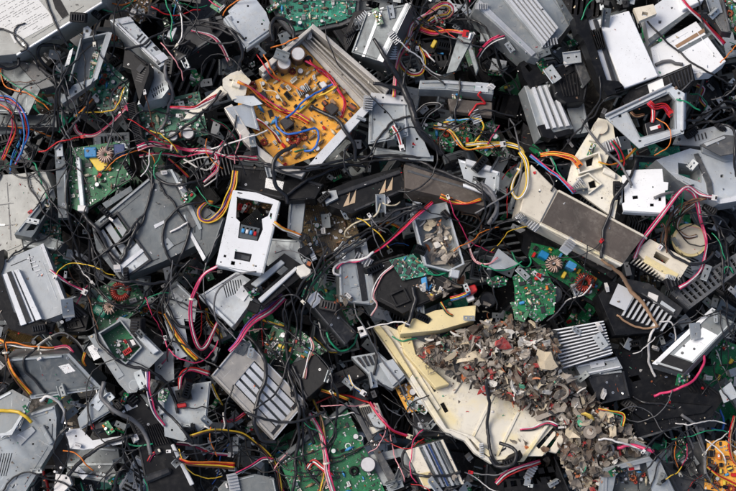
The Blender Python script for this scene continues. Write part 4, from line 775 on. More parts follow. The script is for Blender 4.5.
# power supply bottom left
Q = g(7, '16,100 202,86 298,188 90,218')
t = T('power_supply', 'closed grey power supply box with small sticker, lower left', 'power supply', Q, 44, (-1, -6), 36); t.body('casing', 'steel_dark'); t.sticker(g(7, '172,124 202,116 222,138 192,146')); t.solid('edge_panel', g(7, '196,88 204,85 300,186 290,190'), 1.4, 0, 'steel'); t.screws([ql(Q, .92, .12), ql(Q, .06, .1), ql(Q, .9, .9)], 1.4); t.solid('lower_flange', g(7, '88,210 296,182 298,190 92,220'), 1.2, 0, 'steel_light')
t = T('chassis_sheet', 'folded galvanised panel with raised ridge in the bottom left corner', 'metal panel', g(7, '-20,222 36,192 92,224 60,304 0,344 -20,330'), 44, (-1, 3), 14); t.solid('panel', t.poly, 0, -1.6, 'steel', [rbox(30, 400, 1.6, 1.6)]); t.solid('ridge', g(7, '0,322 30,318 70,254 76,258 36,326 0,330'), 2.2, 0, 'steel_light')
t = T('chassis_sheet', 'large vented galvanised panel filling the bottom left corner', 'metal panel', g(7, '-30,336 30,326 88,262 160,240 166,276 164,350 58,520 -30,520'), 34, (2, -3), 24)
t.body('panel', 'steel', slots(g(7, '-6,378 40,376 20,450 -20,450'), 6, .4) + [rbox(33, 444, 2, 2), rbox(50, 420, 2, 2), rbox(20, 430, 2, 2)], bevel=0); t.solid('tab', g(7, '44,328 96,300 106,312 62,356'), 2, 0, 'steel_light'); t.solid('flap', g(7, '118,300 130,294 160,346 148,356'), 3, 0, 'steel')
t = T('wooden_block', 'weathered grey-brown wooden strip right of the vented corner panel', 'wood block', g(7, '152,282 198,296 200,410 172,440 150,380'), 4, (-2, 3), 16); t.body('strip', 'dirty_brown', bevel=0)
t = T('bent_sheet', 'bright bent metal strip with a switch, below the closed power supply', 'metal bracket', g(7, '188,312 236,306 272,342 374,326 360,352 246,370 206,366'), 44, (0, 4), 12); t.solid('strip', t.poly, 0, -1.6, 'white_metal', [rbox(76, 436, 2, 2)]); t.solid('switch', g(7, '268,296 322,288 326,306 274,318'), 6, -3, 'chip'); t.solid('switch_face', g(7, '270,300 280,298 282,312 272,314'), 7, 6, 'c_red')
t = T('bent_sheet', 'triangular folded metal sheet above the bright bent strip', 'metal bracket', g(7, '304,176 340,250 236,312 228,276'), 48, (-2, 2), 14); t.solid('sheet', t.poly, 0, -1.4, 'steel')
t = T('dull_lid', 'dull grey-green metal lid at the bottom edge, left', 'metal panel', g(7, '196,352 348,364 360,440 330,470 196,446'), 10, (1, 4), 18); t.body('lid', 'steel_dark', bevel=0); t.solid('ridge', g(7, '200,410 350,408 350,414 200,418'), 2, 0, 'steel'); t.solid('ridge', g(7, '196,436 330,452 330,458 196,444'), 2, 0, 'steel')
t = T('adapter_plug', 'white moulded plug with prongs at the bottom edge, left', 'plug', g(7, '164,440 200,444 210,470 180,500 158,490'), 30, (0, 3), 14); t.solid('body', t.poly, 0, -8, 'c_white', [rbox(61, 482, 2.4, 2.4), rbox(66, 478, 2, 2)]); t.cyl('prong', 57, 472, 1.2, 10, 0, 'c_white', None, 8); t.cyl('prong', 63, 468, 1.2, 10, 0, 'c_white', None, 8)
# long black carriage
t = T('printer_carriage', 'long black carriage with ribs slanting to the bottom edge, left of centre', 'carriage', g(7, '346,218 402,202 462,262 590,520 440,520 398,330'), 36, (-2, 5), 30)
t.body('body', 'black', bevel=0); t.solid('side_strip', g(7, '502,356 512,352 572,470 560,476'), 3, 0, 'white_metal'); t.ribs('ribs', g(7, '430,300 470,290 500,350 450,360'), 7, 3, 0, 'black_dusty', .4); t.sticker(g(7, '352,244 398,228 406,242 362,262'), 1.5); t.solid('roller', g(7, '420,446 500,420 508,438 432,470'), 6, 0, 'dgrey', bevel=2); t.solid('rail', g(7, '412,206 426,206 520,330 506,338'), 4, -8, 'steel_dark')
t = T('metal_plate', 'grey metal plate with black plug block right of the black carriage', 'metal plate', g(7, '474,190 620,168 606,302 540,345 484,330'), 34, (-1, 3), 16); t.solid('plate', t.poly, 0, -1.6, 'steel', [rbox(194, 425, 2.4, 2.4), rbox(172, 430, 2, 2), rbox(202, 388, 2, 2)]); t.solid('flange', g(7, '466,196 482,190 488,262 470,270'), 8, -1, 'steel_light'); t.solid('plug_block', g(7, '516,198 560,190 566,222 524,232'), 9, 0, 'black', slots(g(7, '522,204 556,198 560,212 528,220'), 4, .5)); t.solid('plug', g(7, '520,236 548,232 550,244 524,248'), 5, 0, 'c_red')
t = T('metal_plate', 'upright pale plate with small holes behind the white sockets tray', 'metal plate', g(7, '484,-10 540,-16 558,92 520,104'), 38, (-2, 3), 12); t.solid('plate', t.poly, 0, -1.6, 'steel_light', [rbox(178, 350, 2, 2), rbox(170, 330, 2, 2)])
t = T('junction_cover', 'square grey sheet below the upright pale plate, left of centre', 'metal plate', g(7, '454,84 510,78 512,170 456,164'), 20, (0, 3), 12); t.solid('plate', t.poly, 0, -1.6, 'steel', [rbox(160, 368, 2, 2)])
t = T('metal_sheet', 'grey panel between cables above the upright pale plate, left of centre', 'metal panel', g(4, '462,388 520,350 580,408 572,470 500,462'), 24, (0, 4), 12); t.solid('panel', t.poly, 0, -1.6, 'steel', [rbox(186, 300, 1.8, 1.8)])
# vented box and cage
t = T('vented_box', 'bright vented sheet-metal box below the white cut-out plate', 'vented box', g(4, '584,394 696,322 770,366 684,486'), 44, (-1, 5), 26); Q = g(4, '584,394 696,322 770,366 684,486')
t.body('box', 'steel_light', slots(g(4, '650,350 710,344 716,380 664,402'), 8, .4), bevel=0); t.solid('front_rail', g(4, '584,394 592,388 690,480 682,488'), 4, -2, 'steel_light'); t.screws([(205, 300), (230, 322)], 1.2)
t = T('drive_cage', 'black cage holding a silver block, left of centre', 'drive cage', g(5, '0,364 122,268 196,318 52,430'), 54, (-1, 4), 22); t.solid('cage', t.poly, 0, -10, 'black', [g(5, '40,366 120,300 136,312 60,378')]); t.solid('silver_block', g(5, '22,360 112,288 124,298 40,370'), 3, -6, 'steel_light'); t.solid('rail', g(5, '44,404 156,308 164,314 54,416'), 4, 0, 'white_metal'); t.solid('rail', g(5, '-2,362 14,372 60,428 50,434'), 4, 0, 'dgrey')
t.solid('crank', rbox(254, 308, 12, 10, .4), 5, 0, 'black'); t.solid('end_tab', g(5, '160,260 188,246 206,266 180,284'), 4, -6, 'black')
t = T('plastic_chunk', 'cream foam chunk at the upper end of the black cage', 'plastic chunk', rough_poly(g(5, '158,306 180,298 200,314 196,334 170,340 156,324'), 2, 1, 5), 62, (0, 2), 8); t.solid('chunk', t.poly, 0, -7, 'foam'); t.solid('orange_tip', rbox(309, 264, 4, 4, .4), 2, 0, 'frag_orange')
t = T('ribbed_drive', 'silver drive with ribbed window slanting below the vented box', 'drive', pp('212,375 243,338 306,402 274,440'), 50, (-5, 4), 30); Q = pp('212,375 243,338 306,402 274,440')
t.body('casing', 'alu_warm', [qrect(Q, .2, .84, .26, .94)]); W4 = qrect(Q, .2, .84, .26, .94); t.ribs('ribs', [W4[0], W4[1], W4[2], W4[3]], 4, -1, -5, 'alu', .7); t.solid('window_floor', W4, -6, -8, 'steel_dark'); t.solid('slot_shade_strip', qrect(Q, .06, .3, .92, .96), .4, .1, 'chip'); t.solid('slot_shade_strip', qrect(Q, .7, .92, .91, .95), .4, .1, 'chip')  # both slots are dark strips, their shade put into the colour
t.walls('rail', Q, 2.2, 0, 'alu', 1.2, skip=(3,))
t = T('dark_housing', 'flat black housing with a screw boss right of the ribbed-window drive', 'plastic part', g(8, '126,122 214,88 266,150 186,222'), 42, (2, 6), 26); t.body('housing', 'black'); t.cyl('boss', 299, 376, 2.2, 1, -1, 'steel_dark', 'chip', 14)
t = T('dark_housing', 'long black housing reaching right from the screw-boss housing', 'plastic part', g(8, '230,160 330,120 360,150 300,180 222,212'), 30, (2, 5), 22); t.body('housing', 'black_dusty', bevel=0)
Q = pp('305,299 316,291 357,332 345,346')
t = T('long_module', 'long grey module with a black side beside the dusty debris, centre', 'module', Q, 50, (-4, 4), 22); t.body('casing', 'dgrey'); t.solid('top_edge', qrect(Q, 0, 1, 0, .2), 1.6, 0, 'alu'); t.screws([ql(Q, .2, .6), ql(Q, .8, .6)], 1.2, .6, 'tin')
for nm, P_, h, sd_ in (('green board with white sockets under the cable bundle, centre', '94,-14 170,20 250,80 190,110 70,50', 20, 131), ('small green board left of the black cable bundle, centre', '70,30 130,60 110,110 60,90', 24, 132)):
    board('circuit_board', nm, g(8, P_), h, 'pcb', 22, sd_, (2, 3), 20, kinds='nncrfk')
t = T('metal_part', 'grey machined part with a punched lug right of the debris, lower centre', 'metal part', g(8, '318,96 398,82 478,156 440,190 380,160'), 40, (0, 5), 22); t.body('body', 'steel', [rbox(392, 375, 3, 3)], bevel=0); t.solid('lug', g(8, '398,118 440,104 474,150 440,182'), 3, 0, 'steel_light', [rbox(396, 372, 3, 3)]); t.ribs('ribs', g(8, '330,100 392,90 400,116 350,128'), 4, 3, 0, 'dgrey', .5)
t = T('white_connector', 'white connector head by the grey machined part, centre', 'connector', g(8, '336,10 356,4 366,30 346,38'), 56, (0, 2), 10); t.body('head', 'c_white', [rbox(362, 331, 3, 3)])
board('circuit_board', 'small orange board with copper coil left of the yellowed shell', g(8, '446,186 500,166 520,200 534,250 484,262'), 24, 'pcb_amber', 10, 140, (0, 4), 20, kinds='scskr', big=1.3)
t = T('fin_block', 'cream connector block with dark ribs below the orange board', 'connector block', g(8, '340,240 396,232 424,300 372,330'), 20, (0, 4), 20); t.body('block', 'cream'); t.ribs('ribs', g(8, '326,250 372,240 396,300 350,306'), 8, 2, 0, 'chip', .5)
# big green board at the bottom
t = T('framed_board', 'large green circuit board in a grey plastic frame at the bottom', 'circuit board', g(8, '104,404 310,236 440,520 130,520'), 28, (0, 5), 24)
BP = g(8, '112,412 306,250 430,520 150,520'); b = t.solid('board', BP, 0, -1.6, 'pcb', bevel=0); t.comps(BP, 26, 150, 0, b, 'rrkcrnr', 1, 260)
for x, y in ((348, 446), (360, 438), (297, 478)): t.cyl('ring_terminal', x, y, 3, .8, 0, 'c_white', 'pcb', 18, b, .65)
t.cyl('capacitor', 368, 465, 7.5, 14, 0, 'sleeve_dark', 'cap_top', 26, b, .9); t.coil(354, 471, 3.4, 1.4, 2, 'black', parent=b)
t.solid('frame_bar', g(8, '96,400 306,228 312,242 108,412'), 4, -8, 'steel_dark'); t.solid('frame_bar', g(8, '308,226 328,238 462,474 436,480'), 6, -8, 'mgrey')
t = T('metal_yoke', 'grey metal yoke with rounded corners right of the large green board', 'metal part', g(8, '370,386 476,362 520,420 440,478 380,470'), 26, (1, 4), 16); t.solid('yoke', t.poly, 0, -3, 'steel', [g(8, '420,400 462,390 476,420 440,444')])
t = T('striped_drive', 'cream and grey striped drive standing at the bottom centre', 'drive', g(8, '478,372 590,338 652,470 534,486'), 40, (-2, 4), 30); Q = g(8, '478,372 590,338 652,470 534,486')
t.body('casing', 'steel_dark'); t.solid('cream_face', qrect(Q, 0, .34, 0, 1), 3, 0, 'beige'); t.solid('yellow_patch', qrect(Q, .02, .32, .6, .9), 3.5, 3, 'yellowed')
t.ribs('strips', qrect(Q, .4, 1, 0, 1), 5, 3, 0, 'alu', .55, mats=['alu', 'sleeve_blue', 'steel_light', 'steel_dark', 'beige'])
t = T('black_casing', 'dark casing corner behind the striped drive, bottom centre', 'casing', g(8, '500,260 560,266 600,330 500,330'), 12, (0, 4), 20); t.body('casing', 'dgrey')
t = T('toner_parts', 'black plastic housing with sockets at the bottom edge, right of centre', 'plastic part', g(9, '0,400 200,380 260,520 -10,520'), 8, (0, 5), 30); t.body('housing', 'black', slots(g(9, '30,430 200,410 220,470 40,490'), 6, .6, 2, .2), bevel=0)
t = T('power_socket', 'grey socket block with pale pins at the bottom edge, left of centre', 'connector', g(7, '640,484 660,462 750,440 806,452 820,520 650,520'), 36, (0, 4), 18); t.body('block', 'steel_dark', bevel=0); t.ribs('pins', g(7, '660,470 700,462 704,476 664,484'), 4, 3, 0, 'c_white', .5)
# yellowed shell
t = T('plastic_shell', 'large yellowed plastic shell under the shredded heap', 'plastic shell', pp('373,328 386,325 421,350 470,340 560,370 620,372 560,408 523,461 491,464 469,442 446,434 436,422'), 30, (-1, 3), 12)
t.solid('shell', pp('373,328 386,325 430,345 500,345 590,366 600,376 560,408 545,431 523,461 491,464 478,452 469,442 458,438 446,434 436,422'), 0, -3, 'cream', [pp('440,404 444,402 449,411 445,413')])
t.solid('rim', pp('373,328 379,326 392,342 412,375 409,379 389,350'), 7, -2, 'yellowed'); t.solid('rim', pp('409,379 412,375 440,419 446,429 466,437 476,451 493,461 491,464.5 474,454 464,441.5 446,434.5 436,423'), 7, -2, 'cream'); t.solid('inner_ledge', pp('384,330 388,329 404,350 440,408 437,411 398,352'), 2, 0, 'cream')
t.solid('rib', pp('452,392 462,378 464,379 454,394'), 2.5, 0, 'cream'); t.solid('step_edge', pp('447,432 470,440 480,451 493,461 521,458 520,455 495,457 483,447 473,437 449,429'), 6, -8, 'cream'); t.solid('fold_line', pp('470,440 500,380 502,381 472,441'), 1.2, 0, 'cream'); t.solid('fold_line', pp('493,461 517,412 519,413 495,462'), 1.6, 0, 'cream'); t.solid('slot_shade_mark', pp('495,455 500,452 501,454 496,457'), .4, 0, 'chip'); t.solid('slot_shade_mark', pp('500,450 506,447 506,449 501,452'), .4, 0, 'chip'); t.solid('slot_shade_mark', pp('426,378 428,377 436,391 434,392'), .4, 0, 'chip'); t.solid('rib', pp('495,462 520,459 556,410 558,412 523,462'), 5, -1, 'cream', bevel=0)  # slot marks are dark strips painting in shaded slits
t = T('yellow_flap', 'yellowed curved plastic flap above the shredded heap', 'plastic flap', pp('400,334 404,322 436,310 476,305 475,320 440,330'), 40, (0, 5), 16); t.body('flap', 'yellowed', bevel=0)
t = T('yellow_flap', 'pale yellow panel beside the left rim of the plastic shell', 'plastic flap', pp('398,326 408,322 416,354 450,384 436,388 404,352'), 33, (-1, 3), 8); t.body('panel', 'yellowed', bevel=0)

t = T('broken_cover', 'broken white plastic cover with dark slits at the right of the shell tip', 'cover', rough_poly(pp('520,456 541,431 566,407 580,412 562,440 542,456'), 2, 1.5, 8), 36, (0, 4), 12)
t.solid('cover', t.poly, 0, -2.4, 'cream', [pp('536,446 556,424 558,426 539,449'), pp('546,447 564,425 566,427 549,450')]); t.solid('edge_strip', pp('548,452 574,412 580,414 556,454'), 5, 0, 'beige'); t.solid('connector', rbox(561, 429, 14, 5, -.1), 8, 0, 'black'); t.solid('connector_face', rbox(561, 429, 8, 2, -.1), 8.6, 8, 'c_white')
t = T('dusty_lump', 'brown-grey matted fluff lump on the inside of the yellowed shell', 'fluff lump', pp('424,348 438,346 440,362 434,376 426,366'), 38, (0, 2), 6)
mb = MB(); r9 = random.Random(9)
for i in range(60):
    x, y = centroid(t.poly); x += r9.gauss(0, 4); y += r9.gauss(0, 7); pts = [t.q(x + r9.gauss(0, 2.2), y + r9.gauss(0, 2.2), r9.uniform(-1, 5)) for _ in range(4)]; mb.tube(pts, .35 * S, 'frag_grey', 4)
mb.build('fluff', t.root, t.Minv)

# ------------------------------------------------------------------ loose mid-size scrap that bridges the gaps
R_ = random.Random(5)
def bvh(): return BVHTree.FromPolygons(SOLV, SOLF, all_triangles=False)
tree = bvh(); CAM = Vector((0, 0, D))
def hit_h(px, py):
    d = (W(px, py, 0) - CAM).normalized(); r = tree.ray_cast(CAM, d, 20)
    return r[0].z / S if r[0] is not None else -150
cnt = 0; tries = 0
small_kinds = [('socket_block', 'small black socket block wedged in a gap', 'connector', 'black'), ('metal_tab', 'small bent steel tab wedged in a gap', 'bracket', 'steel'),
    ('plastic_clip', 'small dark grey plastic clip wedged in a gap', 'clip', 'dgrey'), ('white_plug', 'small white wire plug lying in a gap', 'plug', 'c_white'), ('metal_tab', 'small bright steel angle wedged in a gap', 'bracket', 'steel_light'), ('metal_tab', 'small pale steel plate wedged in a gap', 'bracket', 'white_metal'),
    ('board_scrap', 'small green board scrap wedged in a gap', 'circuit board', 'pcb')]
while cnt < 430 and tries < 12000:
    tries += 1; x, y = R_.uniform(-5, 741), R_.uniform(-5, 496)
    hs = [hit_h(x + a, y + b) for a, b in ((0, 0), (6, 0), (-6, 0), (0, 6), (0, -6))]
    if max(hs) > R_.choice([-5, 0, 6, 14]): continue
    nm, lb, ct, m = R_.choice(small_kinds); s_ = R_.uniform(4, 15) if ct != 'plug' else R_.uniform(4, 7); Q = rbox(x, y, s_, s_ * R_.uniform(.35, .8), R_.uniform(0, 3.1)); dep = R_.uniform(4, 10)
    t = T(nm, lb.replace('wedged in a gap', 'wedged').replace('lying in a gap', 'lying') + ' ' + near(x, y), ct, Q, max(hs) + dep + R_.uniform(0, 5), (R_.uniform(-.5, .5) * dep, R_.uniform(-.5, .5) * dep), dep, lb.split(' wedged')[0].split(' lying')[0] + 's in the gaps'); PRUNE.append(t.root)
    if ct in ('connector', 'plug'): t.body('block', m, slots(qrect(Q, .12, .88, .25, .75), 4, .5))
    elif ct == 'circuit board': b = t.solid('board', Q, 0, -1.4, m, bevel=0); t.comps(Q, 3, R_.randrange(9999), 0, b, 'rknc', .6, 20)
    elif ct == 'bracket': t.solid('tab', Q, 0, -1.2, m, [rbox(*ql(Q, .3, .5), 1.8, 1.8)]); t.walls('fold', Q, 0, -dep, m, 1.1, skip=(0, 2, 3))
    else: t.body('clip', m); t.solid('catch', qrect(Q, .1, .4, .2, .8), 2, 0, m)
    cnt += 1

# ------------------------------------------------------------------ heap of shredded plastic
R_ = random.Random(17)
HEAP = pp('416,352 430,338 452,336 478,324 512,320 538,322 554,332 562,372 574,384 590,394 606,410 628,424 644,446 610,466 604,491 575,491 568,474 562,456 556,436 548,420 528,410 508,402 490,394 472,386 456,378 440,368 428,362')
def heap_h(x, y):
    d = math.hypot((x - 528) / 95, (y - 366) / 48); d2 = math.hypot((x - 600) / 50, (y - 440) / 42)
    return 34 + 26 * max(0, 1 - d * d) + 14 * max(0, 1 - d2 * d2) + 5 * noise.noise(Vector((x * .06, y * .06, 0)))
me = bpy.data.meshes.new('debris_mound'); bm = bmesh.new(); N_ = 70
gridv = {}
for i in range(N_):
    for j in range(N_):
        x = 410 + 240 * i / (N_ - 1); y = 315 + 185 * j / (N_ - 1)
        if inpoly(x, y, HEAP): gridv[i, j] = bm.verts.new(W(x, y, heap_h(x, y) - 6 + 5 * noise.noise(Vector((x * .3, y * .3, 3)))))
for (i, j) in list(gridv):
    q4 = [gridv.get(k) for k in ((i, j), (i, j + 1), (i + 1, j + 1), (i + 1, j))]
    if all(q4): bm.faces.new(q4)
g_ = bmesh.ops.extrude_face_region(bm, geom=bm.faces[:]); 
for v in g_['geom']:
    if isinstance(v, bmesh.types.BMVert): v.co.z -= 22 * S
bmesh.ops.recalc_face_normals(bm, faces=bm.faces)
o_ = len(SOLV); bm.verts.index_update(); SOLV.extend(v.co.copy() for v in bm.verts); SOLF.extend(tuple(o_ + v.index for v in f.verts) for f in bm.faces); OWN.extend([None] * len(bm.faces))
bm.to_mesh(me); bm.free(); me.materials.append(MATS['frag_taupe']); ob = bpy.data.objects.new('shredded_debris', me); col.objects.link(ob); tag(ob, 'mass of fine shredded plastic debris forming the grey heap', 'debris', kind='stuff')

def chip_mesh(mb, c, r, rr, mat, thick=.7):
    """an irregular curled flake"""
    n = rr.randint(7, 12) if r > 2.4 else rr.randint(4, 7); e = Vector((rr.uniform(-1, 1), rr.uniform(-1, 1), rr.uniform(-.35, .9)))
    nn = Vector((rr.uniform(-.8, .8), rr.uniform(-.8, .8), 1)).normalized(); e1 = (e - nn * e.dot(nn)).normalized(); e2 = nn.cross(e1)
    asp = rr.choice([.2, .3, .45, .6, .8, 1]); cur = rr.uniform(-.9, .9); lst = []
    for k in range(n):
        a = 2 * math.pi * k / n; q = r * rr.uniform(.5, 1.2); u, v = q * math.cos(a), q * math.sin(a) * asp
        lst.append((u, v))
    top = [c + (e1 * u + e2 * v + nn * (cur * u * u / r + thick / 2 + rr.uniform(-.2, .2) * r)) * S for u, v in lst]
    ctop = c + nn * (thick / 2 + rr.uniform(-.2, .3) * r) * S
    if rr.random() < .2:                      # a curled sliver instead
        wd_ = r * rr.uniform(.12, .3); bend = rr.uniform(-1.6, 1.6); curl = rr.uniform(-1.2, 1.2); a = rr.uniform(0, 6.3); P0 = c - (e1 * math.cos(a) + e2 * math.sin(a)) * r * S; rows = []
        for k in range(7):
            d_ = e1 * math.cos(a) + e2 * math.sin(a) + nn * math.sin(curl * (k / 6 - .5) * 2) * .7; s_ = nn.cross(d_).normalized(); w_ = wd_ * (1 - abs(k / 6 - .5) * rr.uniform(.3, 1.4)); rows.append((P0 + s_ * w_ * S, P0 - s_ * w_ * S)); P0 = P0 + d_ * (r * .36) * S; a += bend / 6
        o = len(mb.v)
        for A_, B_ in rows: mb.v += [A_, B_, A_ - nn * thick * S, B_ - nn * thick * S]
        for k in range(6):
            i_, j_ = o + 4 * k, o + 4 * k + 4
            for q_ in ((i_, i_ + 1, j_ + 1, j_), (i_ + 2, j_ + 2, j_ + 3, i_ + 3), (i_, j_, j_ + 2, i_ + 2), (i_ + 1, i_ + 3, j_ + 3, j_ + 1)): mb.face(q_, mat)
        mb.face((o, o + 2, o + 3, o + 1), mat); mb.face((o + 24, o + 25, o + 27, o + 26), mat); return
    o = len(mb.v); mb.v += top + [p - nn * thick * S for p in top] + [ctop, ctop - nn * thick * S]
    for k in range(n):
        j = (k + 1) % n
        mb.face((o + k, o + j, o + 2 * n), mat); mb.face((o + n + j, o + n + k, o + 2 * n + 1), mat); mb.face((o + k, o + n + k, o + n + j, o + j), mat)
FM = ['frag_grey'] * 7 + ['frag_lightgrey'] * 8 + ['frag_taupe'] * 5 + ['frag_white'] * 4 + ['frag_cream'] * 4 + ['frag_taupe'] * 3 + ['frag_brown'] * 4 + ['frag_black'] * 5 + ['frag_red', 'frag_orange', 'frag_green'][:1]
FL = {'frag_grey': 'jagged mid-grey flake', 'frag_lightgrey': 'jagged light grey flake', 'frag_taupe': 'jagged dull brown-grey flake', 'frag_white': 'jagged white flake', 'frag_cream': 'jagged cream flake', 'frag_brown': 'jagged dark brown flake', 'frag_black': 'jagged black flake',
      'frag_red': 'jagged red flake', 'frag_green': 'jagged green flake', 'frag_orange': 'jagged orange flake', 'frag_yellow': 'jagged yellow flake'}
I4 = Matrix.Identity(4)
HL = [(501, 343, 'big red flake'), (521, 386, 'mint green flake'), (445, 349, 'green ring-shaped flake'), (590, 416, 'yellow block'), (580, 345, 'silver finned heat sink'), (525, 305, 'torn green board'), (578, 473, 'bottom orange flake'), (602, 447, 'flat grey spool'), (556, 392, 'toothed arc'), (480, 395, 'bare yellow shell'), (545, 440, 'shell tip'), (617, 410, 'square dark cover'), (465, 330, 'yellow flap'), (530, 345, 'crest of the heap'), (500, 372, 'rusty orange flake')]
def near_heap(x, y):
    lx, ly, n = min(HL, key=lambda l: math.hypot(l[0] - x, l[1] - y)); a = math.degrees(math.atan2(ly - y, x - lx)) % 360
    return ['right of the ', 'above right of the ', 'above the ', 'above left of the ', 'left of the ', 'below left of the ', 'below the ', 'below right of the '][int((a + 22.5) // 45) % 8] + n
def flake(x, y, h, r, mat, where, group, rr=R_, th=.8):
    mb = MB(); p = W(x, y, h); chip_mesh(mb, p, r, rr, mat, th)
    M = Matrix.Translation(p); o = mb.build('plastic_flake', None, M.inverted(), solid=True); o.matrix_world = M
    tag(o, ('small ' if r < 3.4 else 'mid-size ' if r < 6 else 'large ') + FL[mat].replace('jagged ', '') + ' ' + where, 'flake', group); return o
def rnd_in(P_, rr):
    xs = [p[0] for p in P_]; ys = [p[1] for p in P_]
    while True:
        x, y = rr.uniform(min(xs), max(xs)), rr.uniform(min(ys), max(ys))
        if inpoly(x, y, P_): return x, y
for i in range(168):
    x, y = rnd_in(HEAP, R_); m = R_.choice(FM); r = R_.choice([4, 5, 6, 7, 8.5, 11]) * R_.uniform(.8, 1.2)
    flake(x, y, heap_h(x, y) + R_.uniform(1, 12), r, m, 'in the heap, ' + near_heap(x, y), 'flakes of the shredded heap')
for (x, y, r, m, lab) in [(501, 343, 9, 'frag_red', 'big red flake with a yellow spot on the left half of the heap'), (521, 386, 4.5, 'frag_green', 'mint green flake near the middle of the heap'), (536, 378, 4, 'frag_orange', 'orange-brown flake beside the mint green one on the heap'), (503, 370, 4, 'frag_orange', 'rusty orange flake on the left half of the heap'),
        (532, 373, 4, 'frag_white', 'white flake with reddish edge above the mint green one'), (590, 416, 7.5, 'frag_yellow', 'yellow block lying between the heap and the dark cover'), (443, 346, 3.6, 'frag_green', 'small green ring-shaped flake at the left end of the heap'), (452, 351, 4.5, 'frag_green', 'dark green tubular flake at the left end of the heap'),
        (580, 420, 6, 'frag_green', 'pale green crumpled flake below the heap'), (578, 476, 5, 'frag_orange', 'orange flake at the bottom end of the heap'), (585, 470, 4, 'frag_green', 'green flake at the bottom end of the heap'), (549, 300, 5, 'frag_orange', 'orange wedge on the torn green board'), (488, 322, 4, 'frag_white', 'white knotted flake above the heap'), (577, 404, 6, 'frag_white', 'white rounded flake below the silver heat sink')]:
    o = flake(x, y, max(heap_h(x, y), 30) + 9, r, m, '', None, th=2 if r > 7 else 1.2); o['label'] = lab; del_ = o.pop('group', None) if 'group' in o.keys() else None
mb = MB()
for i in range(1900):
    x, y = rnd_in(HEAP, R_); chip_mesh(mb, W(x, y, heap_h(x, y) + R_.uniform(-3, 5)), R_.choice([1.2, 1.8, 2.6, 3.6, 4.8, 6]), R_, R_.choice(FM + ['frag_red', 'frag_orange']), .5)
tag(mb.build('shredded_crumbs', None, I4), 'fine crumbs and shreds filling the grey heap', 'debris', kind='stuff')
# flakes in the steel tray, on the centre module and beside the long module
for P_, n, h0, wh0, gp in ((g(5, '520,180 590,170 636,296 560,300'), 44, 40, 'lying in the narrow galvanised tray', 'flakes in the galvanised tray'), (pp('318,292 356,296 372,330 356,336 330,312'), 46, 50, 'piled beside the long grey module', 'flakes beside the long grey module'),
        (g(5, '480,350 640,330 650,392 560,400'), 26, 42, 'scattered on the black module', 'flakes on the black module'), (pp('500,440 570,425 560,475 530,470'), 26, 36, 'spilled at the lower tip of the yellowed shell', 'flakes at the tip of the shell'), (pp('395,470 470,478 470,495 395,495'), 24, 30, 'scattered along the bottom edge', 'flakes at the bottom edge'), (pp('470,300 486,292 500,312 486,326'), 14, 42, 'by the torn green board', 'flakes by the torn green board')):
    tree = bvh()
    for i in range(n if 'tray' in wh0 else int(n * .55)):
        x, y = rnd_in(P_, R_); fx = sorted(p[0] for p in P_); fy = sorted(p[1] for p in P_); wh = ('upper', 'middle', 'lower')[min(2, int(3 * (y - fy[0]) / (fy[-1] - fy[0])))] + ' ' + ('left', 'centre', 'right')[min(2, int(3 * (x - fx[0]) / (fx[-1] - fx[0])))] + ' part, ' + wh0; flake(x, y, max(hit_h(x, y), -10) + R_.uniform(1, 4) + (8 * R_.random() if 'tray' in wh0 else 0), R_.uniform(2.2, 5.6) + (2 if 'tray' in wh0 else 0), R_.choice(FM[:14] + ['frag_orange', 'frag_white', 'frag_cream', 'frag_white', 'frag_brown']), wh, gp)
# hook-like broken ribs on the lower right of the heap
for i, (x, y, a) in enumerate(((556, 392, .2), (548, 414, -.4), (590, 432, 1.0), (602, 447, 1.8), (615, 440, .1))):
    t = T('gear_part', ['pale toothed plastic arc on the right half of the heap', 'broken cream plastic strip on the lower heap', 'grey plastic ring on the lower right of the heap', 'grey flat spool on the lower right of the heap', 'torn grey bracket on the lower right of the heap'][i], 'plastic part', rbox(x, y, 16, 10, a), heap_h(x, y) + 10, (R_.uniform(-2, 2), 3), 8)
    if i in (2, 3): t.cyl('ring', x, y, 6.5, 0, -3, 'frag_grey', 'frag_lightgrey', 22, inset=.5)
    elif i == 0:
        mb = MB(); pts = [t.q(x + 12 * math.cos(b_ / 10), y + 8 * math.sin(b_ / 10), 0) for b_ in range(-20, 12)]; mb.tube(pts, 1.4 * S, 'frag_lightgrey', 6); mb.build('arc', t.root, t.Minv)
    else: t.solid('strip', rbox(x, y, 26, 5, a), 0, -1.5, 'frag_lightgrey')

# pieces that have come to rest on the rims of the larger parts
tree = bvh(); R4 = random.Random(91); cnt = 0; tries = 0
KEEP = [HEAP, AP, g(3, '326,60 420,32 506,224 402,262'), pp('233,190 279,201 262,273 216,264'), g(6, '400,24 520,20 530,150 402,142'), g(3, '484,140 618,62 706,180 664,212 500,226'), g(6, '212,88 460,222 402,298 164,178')]
edge_kinds = [('metal_tab', 'bent steel bracket resting', 'bracket', 'steel_light'), ('metal_tab', 'dark folded bracket resting', 'bracket', 'steel_dark'), ('socket_block', 'black socket block resting', 'connector', 'black'), ('plastic_clip', 'black ribbed clip resting', 'clip', 'black_dusty'),
    ('board_scrap', 'green board strip resting', 'circuit board', 'pcb'), ('metal_tab', 'grey steel bracket resting', 'bracket', 'steel'), ('small_heat_sink', 'little aluminium heat sink resting', 'heat sink', 'alu'), ('white_plug', 'white plug block resting', 'plug', 'c_white')]
